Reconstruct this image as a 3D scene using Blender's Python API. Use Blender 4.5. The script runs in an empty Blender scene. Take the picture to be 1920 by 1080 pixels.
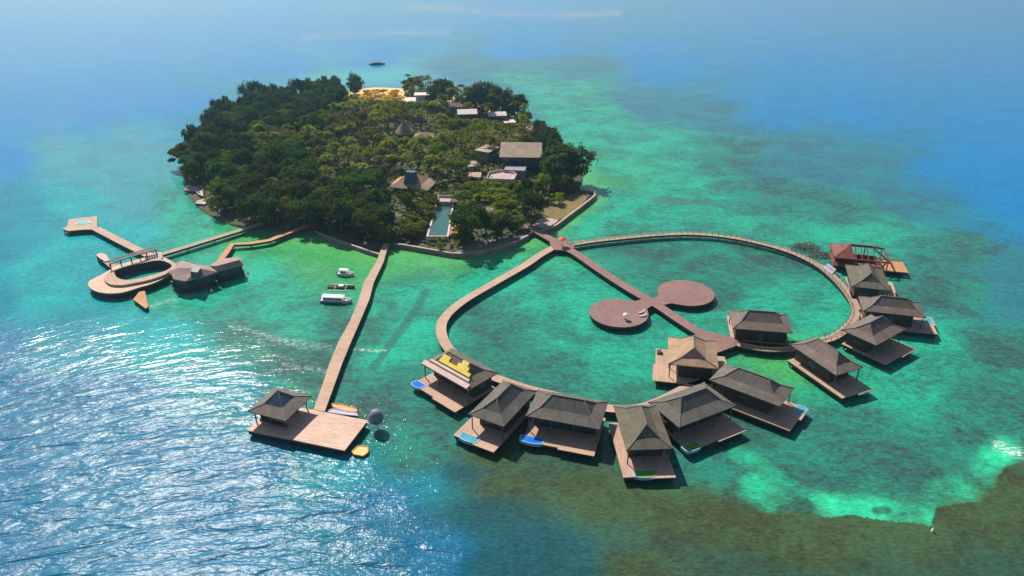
import bpy, bmesh, math, random
import numpy as np
from mathutils import Vector, Matrix
from mathutils.geometry import tessellate_polygon

random.seed(7)
rng = np.random.default_rng(7)
R = math.radians
scene = bpy.context.scene
COL = scene.collection

# ------------------------------------------------------------------ camera model
H, PITCH, F = 100.0, 27.0, 1400.0
CP, SP = math.cos(R(PITCH)), math.sin(R(PITCH))

def gp(px, z=0.0):
    """point of the photograph (1920 x 1080) -> world point at height z"""
    u = (px[0]-960)/F; v = (px[1]-540)/F
    d = (u, CP-v*SP, -SP-v*CP)
    t = (H-z)/-d[2]
    return Vector((d[0]*t, d[1]*t, z))

def proj(p):
    x, y, z = p[0], p[1], p[2]-H
    zc = y*CP - z*SP
    yc = y*SP + z*CP
    return 960+F*x/zc, 540-F*yc/zc, zc

# ------------------------------------------------------------------ helpers
def tag(o, label=None, cat=None, group=None, kind=None):
    if label: o['label'] = label
    if cat: o['category'] = cat
    if group: o['group'] = group
    if kind: o['kind'] = kind
    return o

def empty(name, loc, rz=0.0, label=None, cat=None, group=None):
    o = bpy.data.objects.new(name, None)
    o.empty_display_size = 0.5
    COL.objects.link(o)
    o.location = loc; o.rotation_euler = (0, 0, rz)
    return tag(o, label, cat, group)

class MB:
    """collects shapes; build() links them as ONE mesh object"""
    def __init__(s): s.v = []; s.f = []; s.m = []; s.uvax = None
    def add(s, vs, fs, mi=0):
        b = len(s.v); s.v += [tuple(q) for q in vs]
        s.f += [tuple(i+b for i in f) for f in fs]; s.m += [mi]*len(fs)
        return s
    def box(s, x0, x1, y0, y1, z0, z1, mi=0):
        vs = [(x0,y0,z0),(x1,y0,z0),(x1,y1,z0),(x0,y1,z0),(x0,y0,z1),(x1,y0,z1),(x1,y1,z1),(x0,y1,z1)]
        return s.add(vs, [(3,2,1,0),(4,5,6,7),(0,1,5,4),(1,2,6,5),(2,3,7,6),(3,0,4,7)], mi)
    def obox(s, c, yaw, sx, sy, z0, z1, mi=0):
        ca, sa = math.cos(yaw), math.sin(yaw); vs = []
        for z in (z0, z1):
            for a, b in ((-1,-1),(1,-1),(1,1),(-1,1)):
                x, y = a*sx/2, b*sy/2
                vs.append((c[0]+x*ca-y*sa, c[1]+x*sa+y*ca, z))
        return s.add(vs, [(3,2,1,0),(4,5,6,7),(0,1,5,4),(1,2,6,5),(2,3,7,6),(3,0,4,7)], mi)
    def prism(s, poly, z0, z1, holes=(), mi=0, bottom=True):
        loops = [[Vector((p[0],p[1],0)) for p in poly]] + [[Vector((p[0],p[1],0)) for p in h] for h in holes]
        flat = [p for l in loops for p in l]; n = len(flat)
        tris = tessellate_polygon(loops)
        zf = (lambda p: z1) if not callable(z1) else z1
        vs = [(p.x,p.y,z0) for p in flat] + [(p.x,p.y,zf(p)) for p in flat]
        fs = []
        for t in tris:
            a, b, c = t
            nz = (flat[b]-flat[a]).cross(flat[c]-flat[a]).z
            if abs(nz) < 1e-9: continue
            if nz < 0: a, b, c = a, c, b
            fs.append((a+n,b+n,c+n))
            if bottom: fs.append((c,b,a))
        k = 0
        for li, l in enumerate(loops):
            area = sum(l[i].x*l[(i+1)%len(l)].y-l[(i+1)%len(l)].x*l[i].y for i in range(len(l)))
            ccw = area > 0
            if li > 0: ccw = not ccw
            for i in range(len(l)):
                a, b = k+i, k+(i+1)%len(l)
                fs.append((a,b,b+n,a+n) if ccw else (b,a,a+n,b+n))
            k += len(l)
        return s.add(vs, fs, mi)
    def bar(s, p0, p1, w, h=None, mi=0):
        h = h or w
        p0, p1 = Vector(p0), Vector(p1); d = (p1-p0)
        if d.length < 1e-6: return s
        d.normalize()
        up = Vector((0,0,1)) if abs(d.z) < .95 else Vector((1,0,0))
        a = d.cross(up).normalized(); b = a.cross(d).normalized()
        vs = []
        for p in (p0, p1):
            for i, j in ((-1,-1),(1,-1),(1,1),(-1,1)):
                vs.append(p+a*(i*w/2)+b*(j*h/2))
        return s.add(vs, [(3,2,1,0),(4,5,6,7),(0,1,5,4),(1,2,6,5),(2,3,7,6),(3,0,4,7)], mi)
    def tube(s, pts, radii, n=8, mi=0, cap=True):
        pts = [Vector(p) for p in pts]; rings = []
        vs = []; fs = []
        for i, p in enumerate(pts):
            d = (pts[min(i+1,len(pts)-1)]-pts[max(i-1,0)]).normalized()
            up = Vector((0,0,1)) if abs(d.z) < .9 else Vector((1,0,0))
            a = d.cross(up).normalized(); b = d.cross(a).normalized()
            for k in range(n):
                t = 2*math.pi*k/n
                vs.append(p+(a*math.cos(t)+b*math.sin(t))*radii[i])
        for i in range(len(pts)-1):
            for k in range(n):
                fs.append((i*n+k, i*n+(k+1)%n, (i+1)*n+(k+1)%n, (i+1)*n+k))
        if cap:
            fs.append(tuple(range(n))[::-1]); fs.append(tuple((len(pts)-1)*n+k for k in range(n)))
        return s.add(vs, fs, mi)
    def lathe(s, c, prof, n=24, mi=0):
        vs = []; fs = []
        for r, z in prof:
            for k in range(n):
                t = 2*math.pi*k/n; vs.append((c[0]+r*math.cos(t), c[1]+r*math.sin(t), z))
        for i in range(len(prof)-1):
            for k in range(n):
                fs.append((i*n+k, i*n+(k+1)%n, (i+1)*n+(k+1)%n, (i+1)*n+k))
        fs.append(tuple(range(n))[::-1]); fs.append(tuple((len(prof)-1)*n+k for k in range(n)))
        return s.add(vs, fs, mi)
    def build(s, name, mats, parent=None, off=None, smooth=False):
        """off: world position that becomes the mesh origin"""
        me = bpy.data.meshes.new(name)
        v = s.v if off is None else [(a-off[0], b-off[1], c-off[2]) for a, b, c in s.v]
        me.from_pydata(v, [], s.f)
        if not isinstance(mats, (list, tuple)): mats = [mats]
        for m in mats: me.materials.append(m)
        me.polygons.foreach_set('material_index', s.m)
        if smooth: me.polygons.foreach_set('use_smooth', [True]*len(s.f))
        bm = bmesh.new(); bm.from_mesh(me)
        bmesh.ops.recalc_face_normals(bm, faces=bm.faces)
        # uv in metres: u along the horizontal, v up the slope
        uvl = bm.loops.layers.uv.new('UVMap')
        ax = Vector(s.uvax) if s.uvax else Vector((1,0,0))
        for f in bm.faces:
            n = f.normal
            if abs(n.z) > .985: u = ax; w = Vector((0,0,1)).cross(u)
            else:
                u = Vector((-n.y, n.x, 0)).normalized(); w = n.cross(u)
            for l in f.loops:
                l[uvl].uv = (l.vert.co.dot(u), l.vert.co.dot(w))
        bm.to_mesh(me); bm.free()
        o = bpy.data.objects.new(name, me); COL.objects.link(o)
        if parent is not None: o.parent = parent
        return o

def link(name, me, parent=None):
    o = bpy.data.objects.new(name, me); COL.objects.link(o)
    if parent is not None: o.parent = parent
    return o

# ------------------------------------------------------------------ materials
def newmat(name):
    m = bpy.data.materials.new(name); m.use_nodes = True
    nt = m.node_tree; b = nt.nodes['Principled BSDF']
    return m, nt, b
def N(nt, t, **kw):
    n = nt.nodes.new(t)
    for k, v in kw.items(): setattr(n, k, v)
    return n
def rgb(c): return (c[0], c[1], c[2], 1)
def mixc(nt, fac, a, b, mode='MIX'):
    m = N(nt, 'ShaderNodeMix', data_type='RGBA', blend_type=mode)
    m.clamp_factor = True
    for i, v in ((0, fac), (6, a), (7, b)):
        if isinstance(v, (int, float)): m.inputs[i].default_value = v
        elif isinstance(v, tuple): m.inputs[i].default_value = rgb(v)
        else: nt.links.new(v, m.inputs[i])
    return m.outputs[2]
def noise(nt, vec, scale, detail=4, rough=.55, dist=0.0):
    n = N(nt, 'ShaderNodeTexNoise'); n.inputs['Scale'].default_value = scale
    n.inputs['Detail'].default_value = detail; n.inputs['Roughness'].default_value = rough
    n.inputs['Distortion'].default_value = dist
    if vec is not None: nt.links.new(vec, n.inputs['Vector'])
    return n.outputs['Fac']
def mapping(nt, vec, scale=(1,1,1), rot=0.0):
    n = N(nt, 'ShaderNodeMapping'); n.inputs['Scale'].default_value = scale
    n.inputs['Rotation'].default_value = (0,0,rot)
    nt.links.new(vec, n.inputs['Vector']); return n.outputs[0]
def ramp(nt, fac, lo, hi, a=0.0, b=1.0):
    n = N(nt, 'ShaderNodeMapRange'); n.clamp = True
    for i, v in enumerate((lo, hi, a, b)): n.inputs[i+1].default_value = v
    nt.links.new(fac, n.inputs[0]); return n.outputs[0]
def math_(nt, op, a, b=None, c=None):
    n = N(nt, 'ShaderNodeMath', operation=op)
    for i, v in enumerate((a, b, c)):
        if v is None: continue
        if isinstance(v, (int, float)): n.inputs[i].default_value = v
        else: nt.links.new(v, n.inputs[i])
    return n.outputs[0]

def mat_planks(name, c, w=.32, var=.25, rough=.75):
    """boards running along v of the uv; every board its own tone, with weathered streaks"""
    m, nt, b = newmat(name)
    uv = N(nt, 'ShaderNodeUVMap').outputs[0]
    sep = N(nt, 'ShaderNodeSeparateXYZ'); nt.links.new(uv, sep.inputs[0])
    k = math_(nt, 'FLOOR', math_(nt, 'DIVIDE', sep.outputs[0], w))
    wn = N(nt, 'ShaderNodeTexWhiteNoise', noise_dimensions='1D'); nt.links.new(k, wn.inputs['W'])
    fr = math_(nt, 'FRACT', math_(nt, 'DIVIDE', sep.outputs[0], w))
    gap = ramp(nt, math_(nt, 'ABSOLUTE', math_(nt, 'SUBTRACT', fr, .5)), .44, .49)
    st = noise(nt, mapping(nt, uv, (2.2,.35,1)), 1.0, 5, .6)
    bl = noise(nt, uv, .22, 4, .6)
    col = mixc(nt, wn.outputs['Value'], tuple(x*(1-var*.5) for x in c), tuple(min(1,x*(1+var*.5)) for x in c))
    col = mixc(nt, ramp(nt, st, .35, .7), col, tuple(x*.62 for x in c))
    col = mixc(nt, ramp(nt, bl, .45, .7, 0, .75), col, (c[0]*.7, c[1]*.76, c[2]*.85))
    col = mixc(nt, ramp(nt, noise(nt, uv, .09, 4, .6), .45, .65, 0, .5), col, (c[0]*1.15, c[1]*1.12, c[2]*1.08))
    col = mixc(nt, math_(nt, 'MULTIPLY', gap, .4), col, tuple(x*.2 for x in c))
    nt.links.new(col, b.inputs['Base Color']); b.inputs['Roughness'].default_value = rough
    b.inputs['Specular IOR Level'].default_value = .3
    return m
def mat_roof(name, c, course=.34):
    """shingles: courses across the slope, streaks down the slope"""
    m, nt, b = newmat(name)
    uv = N(nt, 'ShaderNodeUVMap').outputs[0]
    sep = N(nt, 'ShaderNodeSeparateXYZ'); nt.links.new(uv, sep.inputs[0])
    fr = math_(nt, 'FRACT', math_(nt, 'DIVIDE', sep.outputs[1], course))
    k = math_(nt, 'FLOOR', math_(nt, 'DIVIDE', sep.outputs[1], course))
    wn = N(nt, 'ShaderNodeTexWhiteNoise', noise_dimensions='1D'); nt.links.new(k, wn.inputs['W'])
    st = noise(nt, mapping(nt, uv, (1.3,.18,1)), 1.0, 5, .65)
    bl = noise(nt, uv, .25, 5, .6)
    col = mixc(nt, wn.outputs['Value'], tuple(x*.92 for x in c), tuple(x*1.08 for x in c))
    col = mixc(nt, ramp(nt, st, .38, .68), col, tuple(x*.66 for x in c))
    col = mixc(nt, ramp(nt, bl, .46, .70, 0, .75), col, (c[0]*1.38, c[1]*1.3, c[2]*1.15))
    col = mixc(nt, ramp(nt, noise(nt, uv, .6, 5, .7), .54, .72, 0, .6), col, tuple(x*.6 for x in c))
    col = mixc(nt, ramp(nt, fr, .75, 1.0, 0, .3), col, tuple(x*.45 for x in c))
    bp = N(nt, 'ShaderNodeBump'); bp.inputs['Strength'].default_value = .4; bp.inputs['Distance'].default_value = .06
    nt.links.new(math_(nt, 'ADD', fr, st), bp.inputs['Height']); nt.links.new(bp.outputs[0], b.inputs['Normal'])
    nt.links.new(col, b.inputs['Base Color']); b.inputs['Roughness'].default_value = .85
    b.inputs['Specular IOR Level'].default_value = .25
    return m
def mat_plain(name, c, rough=.7, var=.25, scale=.8, spec=.4, bump=0.0):
    m, nt, b = newmat(name)
    tc = N(nt, 'ShaderNodeTexCoord').outputs['Object']
    n1 = noise(nt, tc, scale, 6, .62)
    col = mixc(nt, ramp(nt, n1, .3, .7), tuple(x*(1-var) for x in c), tuple(min(1,x*(1+var)) for x in c))
    nt.links.new(col, b.inputs['Base Color']); b.inputs['Roughness'].default_value = rough
    b.inputs['Specular IOR Level'].default_value = spec
    if bump:
        bp = N(nt, 'ShaderNodeBump'); bp.inputs['Strength'].default_value = bump
        nt.links.new(noise(nt, tc, scale*5, 4), bp.inputs['Height']); nt.links.new(bp.outputs[0], b.inputs['Normal'])
    return m
def mat_leaf(name, dark, light, scale=.35, trans=.36):
    m, nt, b = newmat(name)
    tc = N(nt, 'ShaderNodeTexCoord').outputs['Object']
    oi = N(nt, 'ShaderNodeObjectInfo')
    off = N(nt, 'ShaderNodeVectorMath', operation='ADD'); nt.links.new(tc, off.inputs[0])
    sc = N(nt, 'ShaderNodeVectorMath', operation='SCALE'); nt.links.new(oi.outputs['Location'], sc.inputs[0]); sc.inputs['Scale'].default_value = 1.3
    nt.links.new(sc.outputs[0], off.inputs[1])
    n1 = noise(nt, off.outputs[0], scale, 3, .6)
    n2 = noise(nt, off.outputs[0], scale*6, 2, .5)
    f = math_(nt, 'ADD', math_(nt, 'MULTIPLY', n1, .75), math_(nt, 'MULTIPLY', n2, .45))
    col = mixc(nt, ramp(nt, f, .38, .82), dark, light)
    hs = N(nt, 'ShaderNodeHueSaturation')
    nt.links.new(ramp(nt, oi.outputs['Random'], 0, 1, .462, .52), hs.inputs['Hue'])
    nt.links.new(ramp(nt, oi.outputs['Random'], 0, 1, .62, 1.5), hs.inputs['Value'])
    nt.links.new(col, hs.inputs['Color'])
    nt.links.new(hs.outputs[0], b.inputs['Base Color'])
    b.inputs['Roughness'].default_value = .8; b.inputs['Specular IOR Level'].default_value = .04
    tr = N(nt, 'ShaderNodeBsdfTranslucent'); nt.links.new(hs.outputs[0], tr.inputs['Color'])
    mx = N(nt, 'ShaderNodeMixShader'); mx.inputs[0].default_value = trans
    nt.links.new(b.outputs[0], mx.inputs[1]); nt.links.new(tr.outputs[0], mx.inputs[2])
    nt.links.new(mx.outputs[0], nt.nodes['Material Output'].inputs['Surface'])
    return m
def mat_water(name, c, rough=.06):
    m, nt, b = newmat(name)
    tc = N(nt, 'ShaderNodeTexCoord').outputs['Object']
    n1 = noise(nt, tc, .5, 4)
    col = mixc(nt, n1, tuple(x*.7 for x in c), tuple(min(1,x*1.25) for x in c))
    nt.links.new(col, b.inputs['Base Color']); b.inputs['Roughness'].default_value = rough; b.inputs['IOR'].default_value = 1.33
    bp = N(nt, 'ShaderNodeBump'); bp.inputs['Strength'].default_value = .15; bp.inputs['Distance'].default_value = .1
    nt.links.new(noise(nt, tc, 2.0, 3), bp.inputs['Height']); nt.links.new(bp.outputs[0], b.inputs['Normal'])
    return m
def mat_glass(name, c=(.02,.035,.05)):
    m, nt, b = newmat(name)
    tc = N(nt, 'ShaderNodeTexCoord').outputs['Object']
    col = mixc(nt, noise(nt, tc, .9, 2), c, tuple(x*2.2 for x in c))
    nt.links.new(col, b.inputs['Base Color']); b.inputs['Roughness'].default_value = .08
    return m

M = {}
M['deck'] = mat_planks('deck boards', (.51,.325,.225))
M['deck_red'] = mat_planks('red brown deck boards', (.27,.145,.125))
M['deck_pale'] = mat_planks('pale bleached deck boards', (.68,.44,.32), var=.25)
M['deck_grey'] = mat_planks('greyed boardwalk boards', (.42,.285,.205))
M['red_deck'] = mat_planks('raw red boards', (.22,.075,.05))
M['orange_deck'] = mat_planks('orange new boards', (.55,.25,.11))
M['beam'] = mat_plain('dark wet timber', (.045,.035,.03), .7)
M['pile'] = mat_plain('pile concrete', (.10,.085,.075), .8)
M['wall'] = mat_planks('dark stained wall boards', (.085,.06,.045), .25)
M['glass'] = mat_glass('window glass')
M['frame'] = mat_plain('dark window frame', (.05,.04,.035), .5)
M['post'] = mat_plain('post timber', (.16,.10,.07), .7)
M['roof_grey'] = mat_roof('grey shingle', (.135,.121,.106))
M['roof_brown'] = mat_roof('brown grey shingle', (.165,.137,.115))
M['roof_olive'] = mat_roof('olive grey shingle', (.14,.122,.085))
M['roof_tan'] = mat_roof('tan shingle', (.40,.255,.165))
M['roof_mauve'] = mat_roof('mauve grey shingle', (.185,.14,.118))
M['roof_rose'] = mat_roof('rose grey shingle', (.36,.25,.22))
M['cap'] = mat_plain('ridge tile', (.15,.13,.115), .8)
M['pool_rim'] = mat_plain('pale blue pool tiles', (.30,.46,.58), .5)
M['pool_blue'] = mat_water('pool water blue', (.02,.17,.62))
M['pool_teal'] = mat_water('pool water teal', (.08,.32,.38))
M['pool_green'] = mat_water('pool water green', (.16,.30,.03))
M['white'] = mat_plain('white paint', (.78,.78,.76), .45, .06)
M['canvas'] = mat_plain('beige canvas', (.45,.36,.32), .7, .15)
M['red'] = mat_plain('red cloth', (.62,.015,.015), .6)
M['yellow_roof'] = mat_plain('yellow sheeting', (.82,.60,.09), .6, .18, .5)
M['pink_batten'] = mat_plain('pink underlay', (.55,.37,.31), .7, .15)
M['float_orange'] = mat_plain('orange float plastic', (.62,.22,.03), .5, .3, 1.2)
M['float_yellow'] = mat_plain('ochre float plastic', (.58,.33,.04), .5, .3, 1.2)
M['lavender'] = mat_plain('weathered lavender grey boards', (.38,.34,.42), .6)
M['ball'] = mat_plain('dark grey fabric', (.17,.18,.21), .55, .3, .6)
M['red_timber'] = mat_plain('raw red timber', (.17,.038,.024), .7, .4, .7)
M['grey_bark'] = mat_plain('grey bare twigs', (.17,.145,.13), .85, .3)
M['bark'] = mat_plain('trunk bark', (.12,.09,.065), .9, .3)
M['palm_bark'] = mat_plain('palm trunk', (.12,.095,.07), .9, .3)
M['concrete'] = mat_plain('seawall concrete', (.26,.20,.15), .85, .3, .3, .3, .2)
M['cream'] = mat_plain('cream plaster', (.60,.46,.40), .8, .15, .4)
M['pinkwall'] = mat_plain('pink terrace paving', (.44,.31,.27), .8, .2, .5)
M['lilac_wall'] = mat_plain('lilac grey plaster', (.27,.235,.275), .8, .2, .4)
M['slate'] = mat_plain('slate blue panel', (.05,.08,.13), .4, .25, .5)
M['brick'] = mat_plain('brick red paving', (.42,.16,.10), .8, .25, .6)
M['thatch'] = mat_roof('straw thatch', (.25,.195,.13), .6)
M['house_roof'] = mat_roof('pink brown roof', (.44,.31,.25), .8)
M['house_roof2'] = mat_roof('tan roof', (.43,.33,.24), .8)
M['navy'] = mat_plain('dark navy wall', (.035,.04,.055), .6, .3, .4)
M['orange_wall'] = mat_plain('orange gable boards', (.62,.26,.12), .7, .2, .6)
M['roof_white'] = mat_plain('pale metal roof', (.62,.51,.48), .5, .1, .4)
M['hull_blue'] = mat_plain('blue grey hull paint', (.10,.17,.24), .35, .2, .5)
M['hull_brown'] = mat_plain('brown boat timber', (.16,.11,.09), .7, .3, .8)
M['leaf_dark'] = mat_leaf('dark broadleaf foliage', (.020,.048,.005), (.10,.155,.012))
M['leaf_mid'] = mat_leaf('mid green foliage', (.045,.085,.006), (.20,.25,.014))
M['leaf_cas'] = mat_leaf('grey green needle foliage', (.022,.05,.014), (.09,.13,.026))
M['leaf_palm'] = mat_leaf('palm fronds', (.065,.10,.006), (.36,.37,.022), .5, .45)
M['leaf_yellow'] = mat_leaf('golden foliage', (.40,.27,.012), (.78,.53,.02), .35, .55)
M['leaf_lime'] = mat_leaf('bright green foliage', (.07,.12,.006), (.30,.36,.014))
M['leaf_cover'] = mat_leaf('undergrowth', (.05,.075,.006), (.20,.20,.018), .12)
M['leaf_brown'] = mat_leaf('brown dry foliage', (.09,.065,.02), (.26,.16,.06))

# ------------------------------------------------------------------ the sea
def vnoise(x, y, seed=0):
    """smooth value noise on a lattice, numpy"""
    xi = np.floor(x).astype(np.int64); yi = np.floor(y).astype(np.int64)
    xf = x-xi; yf = y-yi
    xf = xf*xf*(3-2*xf); yf = yf*yf*(3-2*yf)
    def h(a, b):
        n = (a*374761393 + b*668265263 + seed*1442695041) & 0x7fffffff
        n = ((n ^ (n >> 13))*1274126177) & 0x7fffffff
        return ((n ^ (n >> 16)) & 0xffff)/65535.0
    return (h(xi,yi)*(1-xf)+h(xi+1,yi)*xf)*(1-yf)+(h(xi,yi+1)*(1-xf)+h(xi+1,yi+1)*xf)*yf
def fbm(x, y, seed=0, oct=4):
    s = np.zeros_like(x); a = .5; t = 0
    for k in range(oct):
        s += a*vnoise(x*2**k, y*2**k, seed+k); t += a; a *= .5
    return s/t
def seg_dist(px, py, pts):
    d = np.full(px.shape, 1e9)
    for (x0,y0), (x1,y1) in zip(pts[:-1], pts[1:]):
        dx, dy = x1-x0, y1-y0
        t = np.clip(((px-x0)*dx+(py-y0)*dy)/(dx*dx+dy*dy+1e-9), 0, 1)
        d = np.minimum(d, np.hypot(px-x0-t*dx, py-y0-t*dy))
    return d
def in_poly(px, py, poly):
    c = np.zeros(px.shape, bool); n = len(poly)
    for i in range(n):
        x0, y0 = poly[i]; x1, y1 = poly[(i+1)%n]
        if y0 == y1: continue
        k = ((y0 > py) != (y1 > py)) & (px < (x1-x0)*(py-y0)/(y1-y0)+x0)
        c ^= k
    return c
def sstep(v, a, b):
    t = np.clip((v-a)/(b-a), 0, 1); return t*t*(3-2*t)

CLS = {  # colour of the water body by depth and bottom: (over sand, over weed and coral)
 'D': ((.004,.185,.40), (.003,.16,.36)),
 'E': ((.008,.21,.26), (.006,.165,.215)),
 'B': ((.010,.138,.245), (.008,.115,.215)),
 'N': ((.012,.090,.105), (.012,.070,.080)),
 'T': ((.014,.34,.33), (.012,.24,.26)),
 'U': ((.05,.27,.30), (.04,.215,.26)),
 'G': ((.018,.37,.215), (.024,.175,.118)),
 'Y': ((.066,.35,.10), (.045,.26,.085)),
 'P': ((.022,.205,.142), (.034,.082,.068)),
 'Q': ((.022,.18,.20), (.030,.125,.16)),
 'R': ((.054,.100,.040), (.042,.058,.028)),
 'S': ((.030,.085,.055), (.028,.060,.040)),
}
CTRL = [
 (0,20,'D'),(480,20,'D'),(960,20,'D'),(1440,20,'D'),(1920,20,'D'),
 (0,120,'D'),(250,120,'D'),(480,110,'D'),(720,90,'D'),(640,150,'U'),(760,135,'U'),(900,130,'Q'),(1060,130,'Q'),(1000,80,'D'),(1220,120,'D'),(1500,120,'D'),(1900,120,'D'),
 (0,210,'D'),(180,210,'D'),(350,190,'D'),(420,190,'E'),(1030,180,'G'),(1110,200,'G'),(1200,190,'Q'),(1330,220,'Q'),(1440,200,'D'),(1600,200,'D'),(1850,220,'D'),
 (0,310,'D'),(130,310,'U'),(240,300,'U'),(310,300,'U'),(1090,260,'G'),(1130,320,'G'),(1120,330,'Y'),(1250,270,'G'),(1380,290,'P'),(1500,270,'Q'),(1650,310,'Q'),(1780,300,'D'),(1920,330,'D'),
 (0,390,'E'),(100,385,'T'),(250,380,'U'),(310,390,'G'),(400,410,'G'),(1150,380,'G'),(1200,400,'G'),(1300,330,'G'),(1350,400,'G'),(1480,370,'P'),(1600,400,'P'),(1720,390,'Q'),(1850,390,'D'),(1920,420,'D'),
 (0,470,'E'),(90,490,'T'),(230,430,'T'),(380,440,'G'),(500,450,'Y'),(600,470,'Y'),(680,480,'Y'),(760,480,'Y'),(850,490,'Y'),(950,480,'G'),(1000,460,'Y'),(1100,420,'G'),(1120,400,'G'),(1200,470,'P'),(1300,500,'P'),(1450,520,'P'),(1550,440,'G'),(1650,440,'G'),(1780,470,'P'),(1900,500,'Q'),
 (0,560,'E'),(110,560,'T'),(350,580,'G'),(480,530,'G'),(560,590,'G'),(620,610,'P'),(760,540,'G'),(770,620,'G'),(900,600,'P'),(900,540,'G'),(1040,540,'G'),(1060,620,'G'),(1240,620,'G'),(1350,540,'P'),(1450,570,'G'),(1540,590,'G'),(1780,560,'P'),(1900,580,'Q'),
 (0,640,'B'),(150,630,'E'),(300,630,'T'),(450,640,'P'),(560,670,'P'),(700,660,'G'),(740,700,'P'),(920,660,'P'),(1050,690,'P'),(1150,680,'G'),(1450,680,'Y'),(1560,720,'G'),(1720,660,'G'),(1850,660,'P'),
 (0,740,'B'),(200,740,'B'),(400,720,'E'),(540,700,'P'),(660,740,'P'),(760,760,'P'),(800,830,'P'),(880,860,'R'),(1450,810,'P'),(1600,800,'P'),(1700,740,'G'),(1800,740,'P'),(1900,760,'P'),
 (0,850,'B'),(250,830,'B'),(450,850,'B'),(620,880,'E'),(740,850,'P'),(1330,870,'P'),(1420,870,'P'),(1550,880,'P'),(1700,860,'P'),(1800,830,'P'),
 (0,960,'B'),(400,960,'B'),(700,940,'B'),(800,910,'E'),(920,920,'R'),(1100,930,'R'),(1300,960,'R'),(1500,1000,'R'),(1700,1040,'S'),(1900,950,'R'),
 (0,1080,'B'),(400,1080,'B'),(800,1040,'B'),(900,1070,'N'),(1000,1040,'N'),(900,960,'N'),(830,900,'N'),(1060,1080,'N'),(1150,1080,'R'),(1400,1080,'S'),(1900,1080,'S'),
 (-600,300,'D'),(-600,700,'B'),(-600,1100,'B'),(2500,200,'D'),(2500,600,'Q'),(2500,1000,'S'),(400,1400,'B'),(1400,1400,'S'),(1000,-60,'D'),(-300,-60,'D'),(2200,-60,'D'),
]
def build_sea():
    az = np.concatenate([np.linspace(-180,-52,65)[:-1], np.linspace(-52,52,740), np.linspace(52,180,65)[1:-1]])
    dep = np.concatenate([[1.43,2,3,4,5], np.linspace(5.5,52,430), np.linspace(54,88,18)])
    A, Dp = np.meshgrid(np.radians(az), np.radians(dep))
    r = H/np.tan(Dp)
    X = r*np.sin(A); Y = r*np.cos(A)
    na, nd = len(az), len(dep)
    verts = np.stack([X.ravel(), Y.ravel(), np.zeros(X.size)], 1)
    idx = np.arange(X.size).reshape(nd, na)
    a = idx[:-1,:]; b = np.roll(idx,-1,axis=1)[:-1,:]; c = np.roll(idx,-1,axis=1)[1:,:]; d = idx[1:,:]
    faces = np.stack([d.ravel(), c.ravel(), b.ravel(), a.ravel()], 1)
    nadir = len(verts)
    verts = np.vstack([verts, [[0,0,0]]])
    last = idx[-1]
    me = bpy.data.meshes.new('sea')
    fl = [tuple(map(int, f)) for f in faces] + [(int(last[(i+1)%na]), int(last[i]), nadir)[::-1] for i in range(na)]
    me.from_pydata(verts.tolist(), [], fl)
    # map position -> photo position of that place (zones were traced there)
    x, y = verts[:,0], np.maximum(verts[:,1], 25.0)
    zc = y*CP + H*SP; yc = y*SP - H*CP
    px = 960+F*x/zc; py = 540-F*yc/zc
    # ragged zone borders
    wx = (fbm(x*.02, y*.02, 3)-.5); wy = (fbm(x*.02, y*.02, 9)-.5)
    qx = px + wx*150; qy = py + wy*70
    num = {k: np.zeros(len(x)) for k in CLS}; den = np.zeros(len(x))
    for cx, cy, k in CTRL:
        sy = 1.9
        w = 1.0/(((qx-cx)**2 + ((qy-cy)*sy)**2) + 500.0)**1.9
        num[k] += w; den += w
    ca = np.zeros((len(x),3)); cb = np.zeros((len(x),3))
    for k, (c0, c1) in CLS.items():
        f = (num[k]/den)[:,None]; ca += f*np.array(c0); cb += f*np.array(c1)
    deep = (num['D']+num['B']+.6*num['E'])/den; reef = num['R']/den
    def blend(mask, c0, c1=None):
        nonlocal ca, cb
        m = np.clip(mask,0,1)[:,None]; c1 = c1 or c0
        ca = ca*(1-m)+m*np.array(c0); cb = cb*(1-m)+m*np.array(c1)
    n2 = fbm(x*.11, y*.11, 21); n3 = fbm(x*.35, y*.35, 31)
    # brown reef crest outside the lagoon, with its sharp inner edge
    edge = [(700,985),(760,930),(800,890),(860,868),(950,872),(1040,885),(1120,905),(1200,918),(1290,930),(1380,945),(1440,962),(1500,962),(1540,968),(1600,962),(1660,975),(1743,990),(1752,950),(1800,940),(1845,935),(1862,905),(1885,880),(1930,862),(2400,800),(2400,1500),(500,1500),(560,1120),(640,1040)]
    ex = px+(n2-.5)*26+(n3-.5)*8; ey = py+(fbm(x*.11,y*.11,41)-.5)*22
    ins = in_poly(ex, ey, edge); dist = seg_dist(ex, ey, edge+[edge[0]])
    sd = np.where(ins, dist, -dist)
    wid = np.interp(px, [700,1150,1250,1400,1800], [60,34,14,9,8])
    soft = np.interp(px, [700,1100,1300], [90,60,40])
    wl = np.clip((px-700)/300, 0, 1)
    blend(sstep(sd/wid, -1, 1)*np.interp(px, [720,900,1150], [0,.75,1])*np.interp(sd,[0,30,110],[1,.9,.15])*np.interp(px-.9*(py-900), [560,1180],[0,1]), (.052,.098,.040), (.046,.056,.026))
    # bright sand tongue inside that edge
    tong = [(1420,905),(1480,945),(1560,950),(1640,955),(1735,972),(1745,935),(1815,915),(1845,880),(1880,850)]
    td = seg_dist(ex, ey, tong)
    blend((sstep(-td, -44, -8)*.95)*np.where(sd < 2, 1, 0)*np.clip((n2-.28)*3.2,0,1), (.035,.62,.31), (.025,.40,.21))
    td2 = seg_dist(ex, ey, [(1380,845),(1440,880),(1500,925)])
    blend(sstep(-td2, -20, -4)*.6*np.where(sd < 2, 1, 0), (.03,.46,.24), (.02,.3,.17))
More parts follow.
